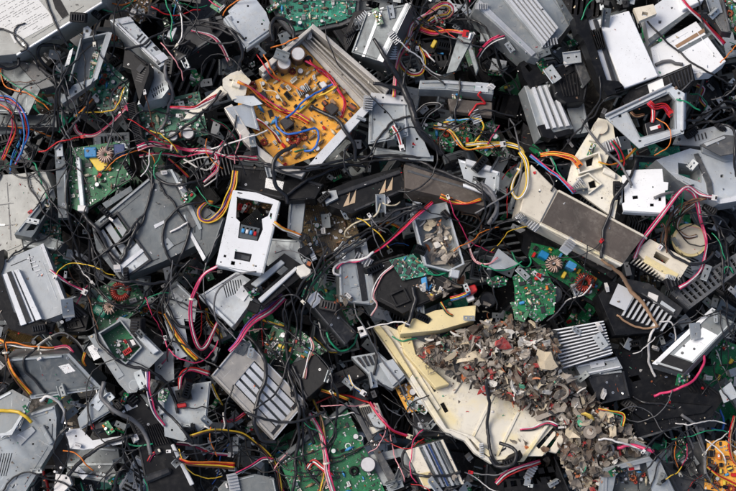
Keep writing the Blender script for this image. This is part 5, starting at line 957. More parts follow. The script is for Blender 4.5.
while cnt < 190 and tries < 6000:
    tries += 1; x, y = R4.uniform(5, 731), R4.uniform(5, 486); rad = 9
    if any(inpoly(x, y, k) for k in KEEP): continue
    hs = [hit_h(x + a * rad, y + b * rad) for a, b in ((0, 0), (1, 0), (-1, 0), (0, 1), (0, -1))]
    if max(hs) - min(hs) < 22 or hs[0] < 5 or max(hs) > 66: continue
    nm, lb, ct, m = R4.choice(edge_kinds); s_ = R4.uniform(4, 7) if ct == 'plug' else R4.uniform(8, 19); Q = rbox(x, y, s_, s_ * R4.uniform(.3, .7), R4.uniform(0, 3.1)); dep = R4.uniform(4, 9)
    t = T(nm, lb + ' ' + near(x, y), ct, Q, hs[0] + dep * .6 + 2, (R4.uniform(-.55, .55) * dep, R4.uniform(-.55, .55) * dep), dep, lb.replace(' resting', '') + 's resting on larger parts')
    if ct in ('connector', 'plug'): t.body('block', m, slots(qrect(Q, .12, .88, .25, .75), 5, .5)); t.solid('key_rib', qrect(Q, .2, .8, -.12, .02), -1, -dep * .7, m)
    elif ct == 'circuit board': b = t.solid('board', Q, 0, -1.4, m, bevel=0); t.comps(Q, 5, R4.randrange(9999), 0, b, 'rkncf', .6, 30)
    elif ct == 'bracket': t.solid('tab', Q, 0, -1.1, m, [rbox(*ql(Q, .25, .5), 1.8, 1.8), rbox(*ql(Q, .7, .5), 3, 1.5, t.ang)]); t.walls('fold', Q, dep * .5, -1, m, 1, skip=R4.choice([(0, 2, 3), (1, 3), (0, 1, 3)]))
    elif ct == 'heat sink': t.solid('base', Q, -dep + 2, -dep, m); t.ribs('fins', Q, 6, 0, -dep + 2, m, .35)
    else: t.body('clip', m); t.ribs('ribs', qrect(Q, .1, .9, .2, .8), 5, 2, 0, 'dgrey', .4)
    cnt += 1

# fine litter that has settled over the whole pile
tree = bvh(); mb = MB(); R2 = random.Random(77)
for i in range(4200):
    x, y = R2.uniform(-10, 746), R2.uniform(-10, 501); h = hit_h(x, y)
    if h > 34 and R2.random() < .8: continue
    chip_mesh(mb, W(x, y, h + .5), R2.choice([.4, .5, .7, .9, 1.3, 1.8]), R2, R2.choice(['frag_grey', 'frag_lightgrey', 'frag_white', 'frag_taupe', 'frag_cream', 'tin', 'tin', 'frag_black', 'frag_brown', 'frag_green', 'c_red', 'c_white', 'copper']), .35)
tag(mb.build('litter', None, I4, solid=False), 'fine crumbs and wire clippings strewn over the whole pile', 'litter', kind='stuff')
# ------------------------------------------------------------------ cables and wires, draped over what lies below them
tree = bvh(); R_ = random.Random(23)
def catmull(P_, step=2.2):
    P_ = [Vector(p) for p in P_]; P_ = [P_[0] * 2 - P_[1]] + P_ + [P_[-1] * 2 - P_[-2]]; out = []
    for i in range(1, len(P_) - 2):
        a, b, c, d = P_[i - 1:i + 3]; n = max(2, int((c - b).length / step))
        for k in range(n):
            t = k / n; out.append(.5 * ((2 * b) + (c - a) * t + (2 * a - 5 * b + 4 * c - d) * t * t + (3 * b - a - 3 * c + d) * t ** 3))
    out.append(P_[-2]); return out
def wiggle(P_, amp, seed):
    return [Vector((p.x + amp * (noise.noise(Vector((i * .13, seed, 0))) + .45 * noise.noise(Vector((i * .42, seed, 4)))), p.y + amp * (noise.noise(Vector((i * .13, seed, 9))) + .45 * noise.noise(Vector((i * .42, seed, 6)))))) for i, p in enumerate(P_)]
def tag(o, label, *a, tag=tag, **k):
    w = label.split()
    if len(w) > 16: label = ' '.join(w[:w.index('to')])
    return tag(o, label, *a, **k)
def drape(P2, r, lift=0, stiff=7):
    hs = [hit_h(p.x, p.y) for p in P2]; n = len(hs)
    mx = [max(hs[max(0, i - 2):i + 3]) for i in range(n)]
    # a stiff cable does not follow every dip: it may fall only so fast
    up = list(mx); fall = 1.1
    for i in range(1, n): up[i] = max(up[i], up[i - 1] - fall * (P2[i] - P2[i - 1]).length * .55)
    for i in range(n - 2, -1, -1): up[i] = max(up[i], up[i + 1] - fall * (P2[i] - P2[i + 1]).length * .55)
    sm = [sum(up[max(0, i - stiff // 2):i + stiff // 2 + 1]) / len(up[max(0, i - stiff // 2):i + stiff // 2 + 1]) for i in range(n)]
    return [max(a, b * .0 + m) + r + .3 + lift for a, b, m in zip(sm, up, mx)]
def as_px(t, s): return g(t, s) if t else pp(s)
UNIQ = {}
def wire_mesh(P2, r, m, hs, taper=None):
    mb = MB(); pts = [W(p.x, p.y, h) for p, h in zip(P2, hs)]
    mb.tube(pts, r * S, m, 8 if r > 1.2 else 6, True, None if not taper else [r * S * taper(i / (len(pts) - 1)) for i in range(len(pts))]); return mb
def C(label, m, r, t, s, lift=0, cat=None, group=None, amp=2.0, taper=None, lay=True):
    """one cable"""
    r *= .86
    P2 = wiggle(catmull(as_px(t, s)), amp, hash(label) % 97 if False else sum(map(ord, label)) % 97); hs = drape(P2, r, lift)
    mb = wire_mesh(P2, r, m, hs, taper); c = W(P2[0].x, P2[0].y, hs[0]); M = Matrix.Translation(c)
    o = mb.build('cable' if r > 1.15 else 'wire', None, M.inverted(), smooth=True, solid=lay); o.matrix_world = M
    tag(o, label, cat or ('cable' if r > 1.15 else 'wire'), group); return o
def plug_at(root, Minv, p, d, h, m, w=4.2, l=6):
    """the nylon plug at a harness end"""
    a = math.atan2(d.y, d.x); mb = MB(); Q = rbox(p.x + d.x * l / 2, p.y + d.y * l / 2, l, w, a)
    loops = [Q]; top = [W(x, y, h + 1.6) for x, y in Q]; bot = [W(x, y, h - 1.4) for x, y in Q]; mb.prism(top, bot, m)
    Q2 = rbox(p.x + d.x * l * .75, p.y + d.y * l * .75, l * .4, w * .6, a); mb.prism([W(x, y, h + 1.9) for x, y in Q2], [W(x, y, h + 1.6) for x, y in Q2], 'chip' if m != 'chip' else 'nylon')
    return mb.build('plug', root, Minv, .3, solid=False)
def Hn(label, ms, r, t, s, lift=0, plug=None, amp=2.5, sp=1.9, tie=None, group=None):
    """a loom of thin wires with its plug"""
    r *= .74; base = catmull(as_px(t, s)); n = len(base); seed = sum(map(ord, label)) % 89; hs0 = drape(base, r, lift)
    c = W(base[0].x, base[0].y, hs0[0]); M = Matrix.Translation(c); root = bpy.data.objects.new('wire_harness', None); root.empty_display_size = .02; col.objects.link(root); root.matrix_world = M
    tag(root, label, 'wire harness', group); Mi = M.inverted(); k_ = len(ms)
    for j, m in enumerate(ms):
        P2 = []
        for i, p in enumerate(base):
            d = base[min(i + 1, n - 1)] - base[max(i - 1, 0)]; d = d.normalized() if d.length else Vector((1, 0)); nn = Vector((-d.y, d.x))
            ph = j * 2 * math.pi / k_ + i * .09; end = min(1, min(i, n - 1 - i) / 9)
            off = (j - (k_ - 1) / 2) * sp * r * (.8 + .35 * math.sin(i * .11 + seed)) + amp * .45 * end * noise.noise(Vector((i * .12, j * 7.7, seed)))
            P2.append(p + nn * off)
        hh = [h + r * .7 * (1 + math.sin(j * 2.4 + i * .12)) for i, h in enumerate(hs0)]
        wire_mesh(P2, r, m, hh).build('wire', root, Mi, smooth=True, solid=False)
    if plug:
        d = (base[-1] - base[-3]).normalized(); plug_at(root, Mi, base[-1] - d * 1.5, d, hs0[-1], plug, max(3.4, k_ * sp * r + 1.5))
    if tie:
        for f_ in tie:
            i = int(f_ * (n - 1)); mb = MB(); d = (base[min(i + 1, n - 1)] - base[max(i - 1, 0)]).normalized(); q_ = [W(base[i].x + d.x * t_, base[i].y + d.y * t_, hs0[i]) for t_ in (-.9, .9)]
            mb.tube(q_, (k_ * sp * r * .5 + .9) * S, 'nylon', 10); mb.build('cable_tie', root, Mi, solid=False)
    return root
# upper left
C('black lead curling across the paper label from the left edge', 'c_black', 1.2, 1, '-20,84 20,90 60,112 80,140 60,152')
C('thin black lead hooked over the lower edge of the paper label', 'c_black', .9, 1, '74,68 52,74 42,92 48,118 90,160 120,205')
C('straight thin black cable crossing the large grey case', 'c_black', 1.2, 1, '128,-20 150,40 176,96 202,138')
C('thick black lead arching beneath the case edge', 'c_black', 2.0, 1, '178,140 150,132 122,134 112,160 130,190 160,214')
C('thick black lead running down beside the bent bracket', 'c_black', 2.2, 1, '98,176 120,200 150,226 180,250 200,282')
C('black lead bent above the bent bracket at the left edge', 'c_black', 1.8, 1, '-20,168 10,200 50,196 56,170')
C('black cable from the Z-shaped bracket up to the top centre', 'c_black', 1.4, 1, '366,144 424,130 444,112 500,84 570,72 640,84 690,108')
C('black cable arcing above the wedge housing', 'c_black', 1.3, 1, '560,120 500,136 480,116 490,84 540,66 620,66 680,86 720,118')
C('thick black cable dropping to the wedge housing end', 'c_black', 2.0, 1, '674,86 702,120 710,160 700,206')
C('dark grey cable dropping from the vent cover to the pale board', 'c_grey', 1.9, 1, '488,192 484,222 506,262 500,308 484,360 466,388')
C('grey wire hooping over the speckled board', 'c_grey', 1.2, 1, '376,232 340,258 324,302 332,370 314,440')
Hn('white and pink wires hanging off the wedge housing', ['c_white', 'c_pink', 'c_rose'], .85, 1, '562,90 620,104 652,136 674,182', plug='black')
for i, (s_, m_) in enumerate((('254,272 232,310 196,360 180,400', 'c_black'), ('262,270 240,330 206,390 196,480', 'c_black'), ('268,272 250,320 216,368 160,440', 'c_grey'))): C(['black lead left of the open tray bottom', 'long black lead below the open tray reaching the ring-coil board', 'grey lead fanning left below the open tray'][i], m_, 1.3, 1, s_)
Hn('orange and yellow short loom below the open tray', ['c_orange', 'c_yellow', 'c_brown'], .9, 1, '224,342 250,318 278,288', plug='c_white')
Hn('pink and white loom sweeping below the speckled board', ['c_pink', 'c_white', 'c_rose'], 1.0, 1, '216,360 232,392 276,398 320,368 372,318', plug='c_pink')
Hn('blue and red wires arching at the left edge', ['c_blue', 'c_red', 'c_sky', 'c_purple'], .95, 1, '-20,286 30,294 66,336 78,390 66,440 44,486', plug='black', amp=6)
Hn('red and orange wires inside the blue arch at the left edge', ['c_red', 'c_orange', 'c_pink'], .85, 1, '-20,300 24,322 44,372 20,440 8,470', amp=7)
C('orange wire sticking right from the blue arch', 'c_orange', .8, 1, '20,370 70,376 120,390 152,402')
Hn('blue wires hanging straight down at the left edge', ['c_blue', 'c_sky'], .8, 1, '60,380 56,420 34,470 30,510', amp=5)
C('dark green wire beside the curved panel at the left', 'c_green', .9, 4, '84,-10 118,40 134,90 140,110')
Hn('pink and white loom running right under the pale board', ['c_pink', 'c_white', 'c_pink', 'c_rose'], 1.0, 1, '404,436 450,424 520,436 600,444 680,462 760,468', amp=5, tie=(.3,))
Hn('second pink loom crossing below the pale board', ['c_pink', 'c_white'], 1.0, 1, '410,460 470,452 540,460 620,446 640,470 620,500', amp=5)
C('long white wire running to the torn white guide', 'c_white', .9, 1, '620,438 680,420 740,400 790,384')
C('white wire curving left of the finned block', 'c_white', .9, 1, '540,480 600,462 640,470 636,520 600,548')
C('dark cable following the cream cloth sleeve', 'c_black', 1.6, 1, '466,412 520,392 566,356 620,306 654,268')
Hn('red and pink wires along the cream cloth sleeve', ['c_red', 'c_pink', 'c_white'], .8, 1, '500,316 560,318 600,300 648,276', amp=4)
C('teal wire at the top edge right of the large case', 'c_green', .8, 1, '300,28 340,36 380,14 400,-12'); C('orange wire at the top edge right of the large case', 'c_orange', .9, 1, '330,10 364,12 400,2')
C('blue wire hanging from the top edge left of the square plate', 'c_sky', .8, 1, '522,-12 514,20 510,60 520,80'); C('green wire at the top edge left of the square plate', 'c_green', .7, 1, '540,10 580,22 610,16')
Hn('small green and black wires under the triangular sheet', ['c_green', 'c_black', 'c_pink'], .7, 1, '620,350 660,370 690,400 700,430', amp=6)
# amber supply
C('black loop between the square plate and the amber supply', 'c_black', 2.0, 2, '88,120 80,80 96,54 124,56 146,86 150,118')
Hn('red wires leading along the aluminium wall of the amber supply', ['c_red', 'c_pink'], 1.1, 2, '182,178 216,196 246,216 280,262 300,300 288,346', amp=4)
C('short red wire between the tall capacitors and the board', 'c_red', 1.0, 2, '196,176 228,214 262,232')
C('blue wire crossing the amber board', 'c_blue', 1.3, 2, '126,346 160,316 200,282 266,246'); C('yellow wire crossing the amber board', 'c_yellow', 1.3, 2, '140,346 176,320 214,288 276,254')
Hn('pink, red and yellow loom along the left edge of the amber board', ['c_pink', 'c_yellow', 'c_red', 'c_orange'], .95, 2, '-16,240 20,258 60,290 110,326 160,340 196,360', amp=6)
C('looping blue wire at the bottom of the amber board', 'c_blue', 1.3, 2, '96,342 104,374 130,394 180,386 214,378 222,404 204,442 180,446')
C('orange wire across the left of the amber board', 'c_orange', .9, 2, '60,160 90,214 130,244 180,270'); C('thin red wire left of the tall capacitors', 'c_red', .8, 2, '40,160 70,204 110,240')
C('thick black cable leaving the amber board to the lower right', 'c_black', 2.3, 2, '198,312 244,336 290,366 322,420 332,474')
C('thick black cable from the amber coil over the black plate', 'c_black', 2.3, 2, '156,426 112,448 90,486 94,540 124,578 130,600')
C('thin cream wire crossing the front wall of the amber supply', 'c_cream', .7, 2, '50,240 60,262 96,270 120,300')
C('green wire by the brown card on the amber board', 'c_green', .8, 2, '150,446 184,440 210,446')
Hn('white and red wires over the brown card corner', ['c_white', 'c_red', 'c_black'], .8, 2, '40,350 64,366 92,394 110,420', amp=5)
# top centre
Hn('pink and yellow loom with a loop right of the silver drive', ['c_rose', 'c_yellow', 'c_white', 'c_pink', 'c_tan'], 1.0, 2, '444,286 448,230 460,160 500,96 560,60 604,44 612,22 590,12 548,36 500,70 486,108', 4, amp=5, tie=(.55, .9))
Hn('yellow and pink loop hanging under the top centre loom', ['c_yellow', 'c_pink', 'c_white', 'c_black'], .95, 2, '488,110 512,134 534,176 524,212 494,216 470,196 462,180', 2, amp=4)
Hn('red and orange wires above the black switch block', ['c_orange', 'c_red', 'c_pink', 'c_brown'], 1.0, 2, '520,86 560,98 610,92 650,98', plug='red_plastic', amp=5)
C('white wire with a bare end across the switch block', 'c_white', 1.0, 2, '500,134 534,150 562,182')
C('tapering thick black cable crossing right of the amber supply', 'c_black', 3.0, 2, '384,114 420,172 456,226 486,290 506,350 530,398 590,452', 3, taper=lambda t: .62 + .75 * math.sin(min(1, t * 1.25) * 1.7))
C('short thick black cable crossing above the plain panel', 'c_black', 2.0, 2, '382,246 410,246 446,260 486,278')
C('black cable draped over the grey channel bar', 'c_black', 1.2, 2, '638,232 634,280 624,330 624,362'); C('thin black cable curving at the top right of the wire loop', 'c_black', 1.2, 2, '610,58 668,58 704,74 730,110 752,190 764,230')
C('thin dark wire right of the inverted V bracket', 'c_black', .9, 2, '690,160 706,206 740,216 780,190'); Hn('pink and black wires right of the inverted V bracket', ['c_pink', 'c_black', 'c_white'], .8, 2, '690,170 710,140 740,118 770,108', amp=4)
Hn('yellow and white wires over the small green board', ['c_yellow', 'c_white', 'c_orange'], 1.0, 2, '560,372 610,386 650,436 700,434 760,424', amp=5, plug='c_white')
C('yellow arc over the small green board', 'c_yellow', 1.0, 2, '590,360 640,352 694,350 704,380 682,420'); C('red zigzag wire below the channel bar', 'c_red', 1.2, 2, '664,340 690,306 712,306 690,280 700,270')
Hn('thin white and black wires below the tapering cable', ['c_white', 'c_black', 'c_grey'], .7, 2, '510,330 540,306 580,310 540,340 520,380', amp=5); C('blue wire beside the small green board', 'c_sky', .9, 2, '600,352 640,350 672,352')
Hn('white plugs and wires behind the plain grey panel', ['c_white', 'c_red', 'c_white'], .9, 2, '440,370 456,396 466,430', plug='c_white'); C('black cable between the plain panel and the pointed panel', 'c_black', 1.2, 2, '344,470 372,452 410,392 440,358 492,342')
C('long black cable draped from the white plate over the dusty bar', 'c_black', 1.9, 5, '118,104 170,66 240,30 330,6 420,-8 500,-4 570,22 640,50 700,84 728,120 716,170', 1)
C('second long black cable along the foot of the amber supply', 'c_black', 1.5, 5, '60,10 140,18 240,6 330,-12 430,-20 520,-14'); C('black cable crossing the black plate with the sticker', 'c_black', 1.4, 5, '0,-6 60,4 140,30 220,20 300,6 360,14')
C('thick grey cable end sticking down beside the bright latch', 'c_grey', 2.2, 5, '700,60 736,96 744,140 724,180'); 
# top right
C('thin black cable crossing the glossy white panel', 'c_black', 1.1, 3, '474,62 520,110 566,154 620,192 690,232 760,270'); C('thick grey cable end lying between white box and white panel', 'c_grey', 1.9, 3, '498,192 524,182 556,184 582,186')
Hn('red and white cable pair at the top right edge', ['c_red', 'c_pink', 'c_white'], 1.2, 3, '566,-16 596,22 628,52 660,86 700,130', amp=3); C('thin black wire left of the ribbed casing', 'c_black', .9, 3, '-30,60 0,120 30,160 48,210 66,262')
Hn('pink wires left of the ribbed casing edge', ['c_pink', 'c_red'], .9, 3, '-20,150 10,118 40,104', amp=3)
C('green wire looping right of the tray with red wires', 'c_green', 1.0, 3, '560,292 590,296 612,316 632,328'); C('second green wire right of the tray with red wires', 'c_green', .9, 3, '600,276 628,280 648,304 640,324')
Hn('tangle of red wires inside the pale tray', ['c_red', 'c_red', 'c_pink', 'c_red'], 1.0, 3, '478,300 496,316 524,312 540,330', 3, amp=8, plug='c_red'); Hn('red and white wires entering the rocker switch', ['c_red', 'c_white', 'c_red'], .95, 3, '486,300 492,330 488,360', 2, amp=6); Hn('brown wires at the left inside the pale tray', ['c_brown', 'c_tan', 'c_black'], .9, 3, '424,330 440,344 466,338', 1, amp=6)
C('black cable loop at the right edge under the ribbed bin', 'c_black', 1.5, 3, '588,352 640,346 690,318 724,318 728,340 690,356 640,358 592,380'); C('second black cable loop at the right edge', 'c_black', 1.4, 3, '600,340 650,334 700,300 740,306'); C('black cable running down the right edge beside the casing', 'c_black', 1.6, 3, '690,366 720,376 734,410 730,470 736,520')
Hn('white and pink wires with sockets right of the ribbed bin', ['c_white', 'c_pink', 'c_yellow'], .8, 3, '620,250 640,262 630,290 650,316', amp=6, plug='c_white'); Hn('orange and yellow loom left of the cream bracket', ['c_orange', 'c_yellow', 'c_red', 'c_orange'], .9, 3, '160,456 200,452 250,462 270,480', amp=4, plug='c_orange')
Hn('yellow and white loop hanging by the beige casing corner', ['c_yellow', 'c_white', 'c_yellow'], 1.0, 6, '-60,-50 20,-56 80,-48 108,-30 104,10 84,50 76,84 92,108 112,90 122,50 118,0 100,-30', 3, amp=3, tie=(.5,))
Hn('pink and blue wires above the beige casing', ['c_pink', 'c_blue', 'c_red', 'c_sky'], .9, 6, '130,-20 170,10 190,30 220,50 260,90', amp=5); C('white wire arch above the beige casing', 'c_white', .9, 6, '150,10 180,-14 200,10 190,40')
Hn('red and black wires under the cream bracket', ['c_red', 'c_black', 'c_green', 'c_pink'], 1.0, 6, '370,-60 392,-30 400,0 392,20', amp=4); Hn('orange wires right of the cream bracket', ['c_orange', 'c_yellow'], .9, 6, '330,0 370,8 410,-10 440,-40', amp=3)
C('thick black cable crossing the brown face of the beige casing', 'c_black', 1.7, 6, '444,-10 424,46 382,100 356,170 342,230 338,282'); C('grey cable end on the square white plate', 'c_grey', 1.6, 6, '494,106 524,94 552,88')
Hn('pink and white cable rising from the beige frame to the casing', ['c_pink', 'c_white', 'c_pink'], 1.0, 6, '436,284 462,226 520,152 566,92 596,74 630,96 668,104', 2, amp=2, tie=(.2,), plug='c_white')
Hn('pink and white cable sweeping down over the vent grille', ['c_pink', 'c_white', 'c_pink'], 1.0, 6, '590,76 616,100 630,170 648,240 634,310 600,350 568,370', 2, amp=3)
Hn('brown and grey wires fanning below the casing opening', ['c_brown', 'c_tan', 'c_grey', 'c_brown'], 1.0, 6, '648,106 600,116 550,152 528,200 520,240', amp=9); Hn('second fan of brown wires around the round cover', ['c_tan', 'c_grey', 'c_white', 'c_brown'], .9, 6, '620,120 580,150 560,190 590,220 620,216', amp=9)
C('black cable looping under the round yellow cover', 'c_black', 1.7, 6, '516,236 546,272 600,300 644,294 672,262'); C('black cable hanging right of the pink cable, right edge', 'c_black', 1.4, 6, '640,130 676,180 690,240 696,320 700,380'); C('second black cable hanging at the right edge', 'c_black', 1.2, 6, '660,150 700,220 712,300 690,350'); C('green wire at the right end of the vent grille', 'c_green', .9, 6, '700,330 704,308 722,308 728,326')
C('frayed brown cable lying across the dark heat sink', 'c_tan', 1.9, 6, '338,286 390,326 434,384 478,440 506,486', 2, taper=lambda t: .7 + .6 * math.sin(t * 3.1)); C('second frayed brown cable over the pale fins', 'c_tan', 1.3, 6, '384,450 420,476 470,488 510,484', 2)
C('thin grey lead standing from the pale fins', 'c_white', 1.5, 9, '500,-6 484,30 478,90 496,156'); C('thin white lead right of the pale fins', 'c_white', .9, 9, '510,-6 544,-4 556,20 560,50')
C('green curl beside the pale triangular flap', 'c_green', 1.1, 6, '76,264 96,296 118,312 134,296 128,278'); C('thick grey cable hooking at the left of the beige casing', 'c_grey', 2.3, 6, '-30,66 4,88 30,118 32,150 14,180')
# left middle
bl = ['long black cable hanging left of the dark power box, leftmost', 'long black cable crossing the ring coils', 'long black cable looping below the dark power box', 'thick black cable bent over the ribbed inset', 'black cable crossing the power box from top to inset', 'second black cable crossing the power box', 'thick black cable end on the ribbed inset', 'black cable running along the top of the power box', 'black cable loop around the smoky box', 'black cable under the ribbed inset', 'black cable between power box and smoky box', 'black cable right of the smoky box running down', 'black cable from the speckled board to the power box', 'curved black cable left of the connector bundle']
for lab, r, s_ in zip(bl, (1.3, 1.5, 1.7, 2.3, 1.4, 1.3, 2.3, 1.7, 1.5, 1.7, 1.3, 1.5, 1.3, 1.2), ('196,-20 206,120 214,230 226,300 262,360', '214,-20 194,90 206,180 236,280 292,386 370,428 450,412 498,352', '250,146 262,220 264,330 264,420 276,500', '244,150 290,206 326,268 356,296', '446,20 440,110 386,200 330,250 270,290', '452,60 424,160 372,230 300,262', '406,178 388,220 358,294', '420,-10 450,38 494,64 560,62 606,46', '610,112 544,128 494,166 478,220 494,280 524,302 560,290', '270,250 290,320 350,350 430,356 500,350', '468,60 500,110 540,170 556,200 540,260', '560,190 536,270 496,340 480,400 478,450', '440,-60 420,0 436,40 452,80', '220,150 236,260 236,340 280,400')): C(lab, 'c_black', r, 4, s_)
Hn('pink and white wires on the dark housing left of the power box', ['c_pink', 'c_white', 'c_black'], 1.0, 4, '146,318 176,340 208,362 244,380', amp=4, plug='c_white'); C('white and pink lead crossing the smoky box corner', 'c_white', 1.2, 4, '500,206 524,190 552,178')
Hn('yellow, orange and purple loop left of the white cut-out plate', ['c_yellow', 'c_orange', 'c_purple', 'c_yellow'], 1.1, 4, '692,26 682,80 656,140 620,172 592,168 586,142 606,118 626,120', 2, amp=4)
Hn('orange wires above the smoky box', ['c_orange', 'c_pink'], .9, 4, '496,-10 530,20 556,46', amp=2); C('white wire arch left of the white cut-out plate', 'c_white', 1.1, 4, '540,-8 590,20 612,24 640,-10')
Hn('pink wires weaving above the yellow loop', ['c_pink', 'c_white', 'c_rose'], 1.0, 4, '600,60 640,20 636,-20 660,-60', amp=4); Hn('long pink and white loop left of the vented box', ['c_pink', 'c_white', 'c_pink'], 1.0, 4, '640,306 598,332 566,396 560,460 572,520 590,548 612,530 640,470', 2, amp=3, tie=(.35,))
C('short orange wire below the ring coils', 'c_orange', 1.0, 4, '416,424 446,434 478,446'); Hn('yellow wires behind the pink loop', ['c_yellow', 'c_orange', 'c_black'], 1.0, 4, '604,430 612,466 640,500 650,520', amp=4)
C('thick black lead right of the pale plate with small holes', 'c_black', 1.8, 4, '494,350 484,400 500,440 520,470 560,490')
# centre
for i, s_ in enumerate(('524,124 470,138 400,176 300,240 240,286 186,360 150,420 134,500 128,560', '516,134 440,164 350,222 262,280 200,356 168,420 150,520', '530,130 480,150 420,190 330,250 250,310 196,380 176,440 168,540', '250,250 220,300 160,380 120,440 130,500')): C(['uppermost black cable of the bundle crossing the centre', 'black cable in the middle of the bundle crossing the centre', 'lowest black cable of the bundle crossing the centre', 'short black cable joining the bundle above the drive cage'][i], 'c_black', 1.4, 5, s_, 2)
Hn('pink and red wires above the centre module', ['c_pink', 'c_red', 'c_black'], 1.1, 5, '556,116 500,164 450,214 400,254 372,272', 1, amp=3); C('white wire bending left of the centre module', 'c_white', 1.5, 5, '384,264 350,286 302,290 270,308 268,328 284,332', 1); C('pink wire beside the bent white wire', 'c_pink', 1.2, 5, '372,278 330,292 290,296 276,314', 1)
C('cream wire looping above the tall casing', 'c_cream', 1.1, 5, '404,122 386,160 340,176 304,196 300,216 330,226'); C('second cream wire near the old brown board', 'c_cream', .9, 5, '410,120 440,130 462,118'); Hn('orange and yellow wires under the black bay', ['c_orange', 'c_yellow', 'c_red'], 1.0, 5, '400,210 410,180 440,184 470,200', amp=6)
Hn('thin pink and white wires on the black module', ['c_rose', 'c_white'], .9, 5, '442,304 404,340 382,392 394,420 376,452', amp=4); C('green wire below the narrow tray', 'c_green', 1.1, 5, '538,318 562,332 600,326'); C('thick black cable leaving the black module downwards', 'c_black', 2.4, 5, '498,366 506,404 494,450 482,486', 2)
Hn('yellow, purple and orange ribbon right of the white cut-out plate', ['c_orange', 'c_yellow', 'c_purple', 'c_white', 'c_brown'], .95, 5, '90,178 116,196 142,206 172,218', amp=2, plug='black'); Hn('thin wires above the green shards', ['c_rose', 'c_white', 'c_rose'], .7, 5, '662,240 684,290 720,300 750,280', amp=6)
Hn('pink and white cable from the cage to the ribbed-window drive', ['c_pink', 'c_white', 'c_pink', 'c_purple'], 1.3, 5, '120,396 80,434 36,462 10,488 -16,530 -40,556', 2, amp=2); Hn('red and black wires at the red plug', ['c_red', 'c_yellow', 'c_blue', 'c_black'], .9, 5, '610,404 640,396 668,384', amp=5); Hn('thin coloured wires on the yellow flap', ['c_red', 'c_yellow', 'c_green', 'c_black'], .7, 5, '580,412 590,430 600,444 616,452', amp=6)
Hn('orange and brown wires in the gap right of the narrow tray', ['c_orange', 'c_brown', 'c_yellow', 'c_red'], 1.0, 5, '580,100 620,116 660,120 700,110', amp=7); Hn('brown wires in the dark gap right of the narrow tray', ['c_brown', 'c_black', 'c_tan'], 1.0, 5, '640,150 680,156 700,190 690,240', amp=7)
# lower left
C('yellow cable crossing the corner panel at the left edge', 'c_yellow', 2.0, 7, '-20,254 20,254 60,264 96,288'); Hn('orange and yellow loom running down left of the power supply', ['c_orange', 'c_yellow', 'c_brown'], 1.2, 7, '-20,42 12,56 20,100 40,150 90,208', amp=3, tie=(.3,)); Hn('orange loom along the top of the power supply', ['c_orange', 'c_black', 'c_white'], 1.1, 7, '-10,60 40,58 100,70 150,74 200,66', amp=4, tie=(.6,))
C('black cable over the closed power supply', 'c_black', 1.4, 7, '110,70 74,96 72,130 100,166 134,204'); Hn('white tied wires above the power supply', ['c_white', 'c_grey', 'c_black'], .9, 7, '110,66 150,40 190,30 230,60 250,96', amp=4, tie=(.3, .6)); Hn('pink wires right of the white tied wires', ['c_pink', 'c_rose'], 1.0, 7, '160,70 196,66 216,84', amp=3); Hn('orange and yellow wires at the corner of the power supply', ['c_orange', 'c_yellow'], 1.0, 7, '250,84 244,110 252,124', amp=2)
C('white cable hooking below the power supply', 'c_white', 1.8, 7, '118,226 140,212 168,226 186,258 184,290'); C('long black cable arching over the socket tray', 'c_black', 1.8, 7, '272,-20 292,50 348,108 420,134 476,158 510,212 524,262'); C('black cable descending over the black carriage', 'c_black', 1.6, 7, '424,180 470,240 530,300 566,350 586,430 600,500')
C('thick grey cable looping left of the carriage', 'c_grey', 2.6, 7, '306,170 300,214 328,250 390,282 430,330 444,384'); C('thick black cable to the white moulded plug', 'c_black', 2.2, 7, '200,446 250,392 320,348 396,326'); C('black cable crossing the lower lid', 'c_black', 1.5, 7, '356,322 388,380 410,440 424,520'); C('black cable at the bottom edge left of the carriage', 'c_black', 2.0, 7, '330,500 344,450 372,410 392,396')
Hn('black and orange cable pair pointing at the plug block', ['c_black', 'c_orange', 'c_yellow', 'c_black'], 1.4, 7, '484,-30 512,20 546,70 580,104', amp=2); Hn('pink and purple wires left of the plug block plate', ['c_pink', 'c_purple', 'c_white'], 1.1, 7, '434,140 438,210 456,260 484,300', amp=4); Hn('white and pink wires below the plug block plate', ['c_white', 'c_pink'], 1.2, 7, '520,350 570,356 620,378 674,384', amp=3, plug='c_white')
Hn('long yellow and brown loom passing under the ribbed-window drive', ['c_yellow', 'c_brown', 'c_black'], 1.2, 7, '560,332 620,314 700,320 750,348 790,390 814,430 824,490', amp=3, tie=(.75,)); Hn('orange, red and yellow loom below the plug block plate', ['c_orange', 'c_red', 'c_yellow', 'c_brown'], 1.2, 7, '526,398 560,410 620,412 690,418', amp=3); Hn('red and white wires on the plug block', ['c_red', 'c_white', 'c_pink'], 1.2, 7, '528,192 532,152 560,132 616,146', amp=3)
C('green wire on the carriage', 'c_green', 1.1, 7, '376,350 400,358 450,352'); C('red cable standing at the bottom edge left', 'c_red', 1.7, 7, '128,432 140,470 140,510'); Hn('yellow and white wires right of the plug block plate', ['c_yellow', 'c_white'], 1.1, 7, '622,176 636,210 654,240', amp=3, plug='black'); C('white loop below the plug block plate', 'c_white', 1.0, 7, '600,300 640,320 660,300 656,260'); Hn('pink wires by the dark connector, lower centre left', ['c_pink', 'c_red'], 1.1, 7, '650,286 690,282 720,262', amp=3)
Hn('red and black small loom on the carriage', ['c_red', 'c_black', 'c_pink'], 1.0, 7, '436,404 446,384 460,376', amp=5, plug='chip'); C('teal curl at the bottom edge left', 'c_green', .9, 7, '236,462 246,490 256,510')
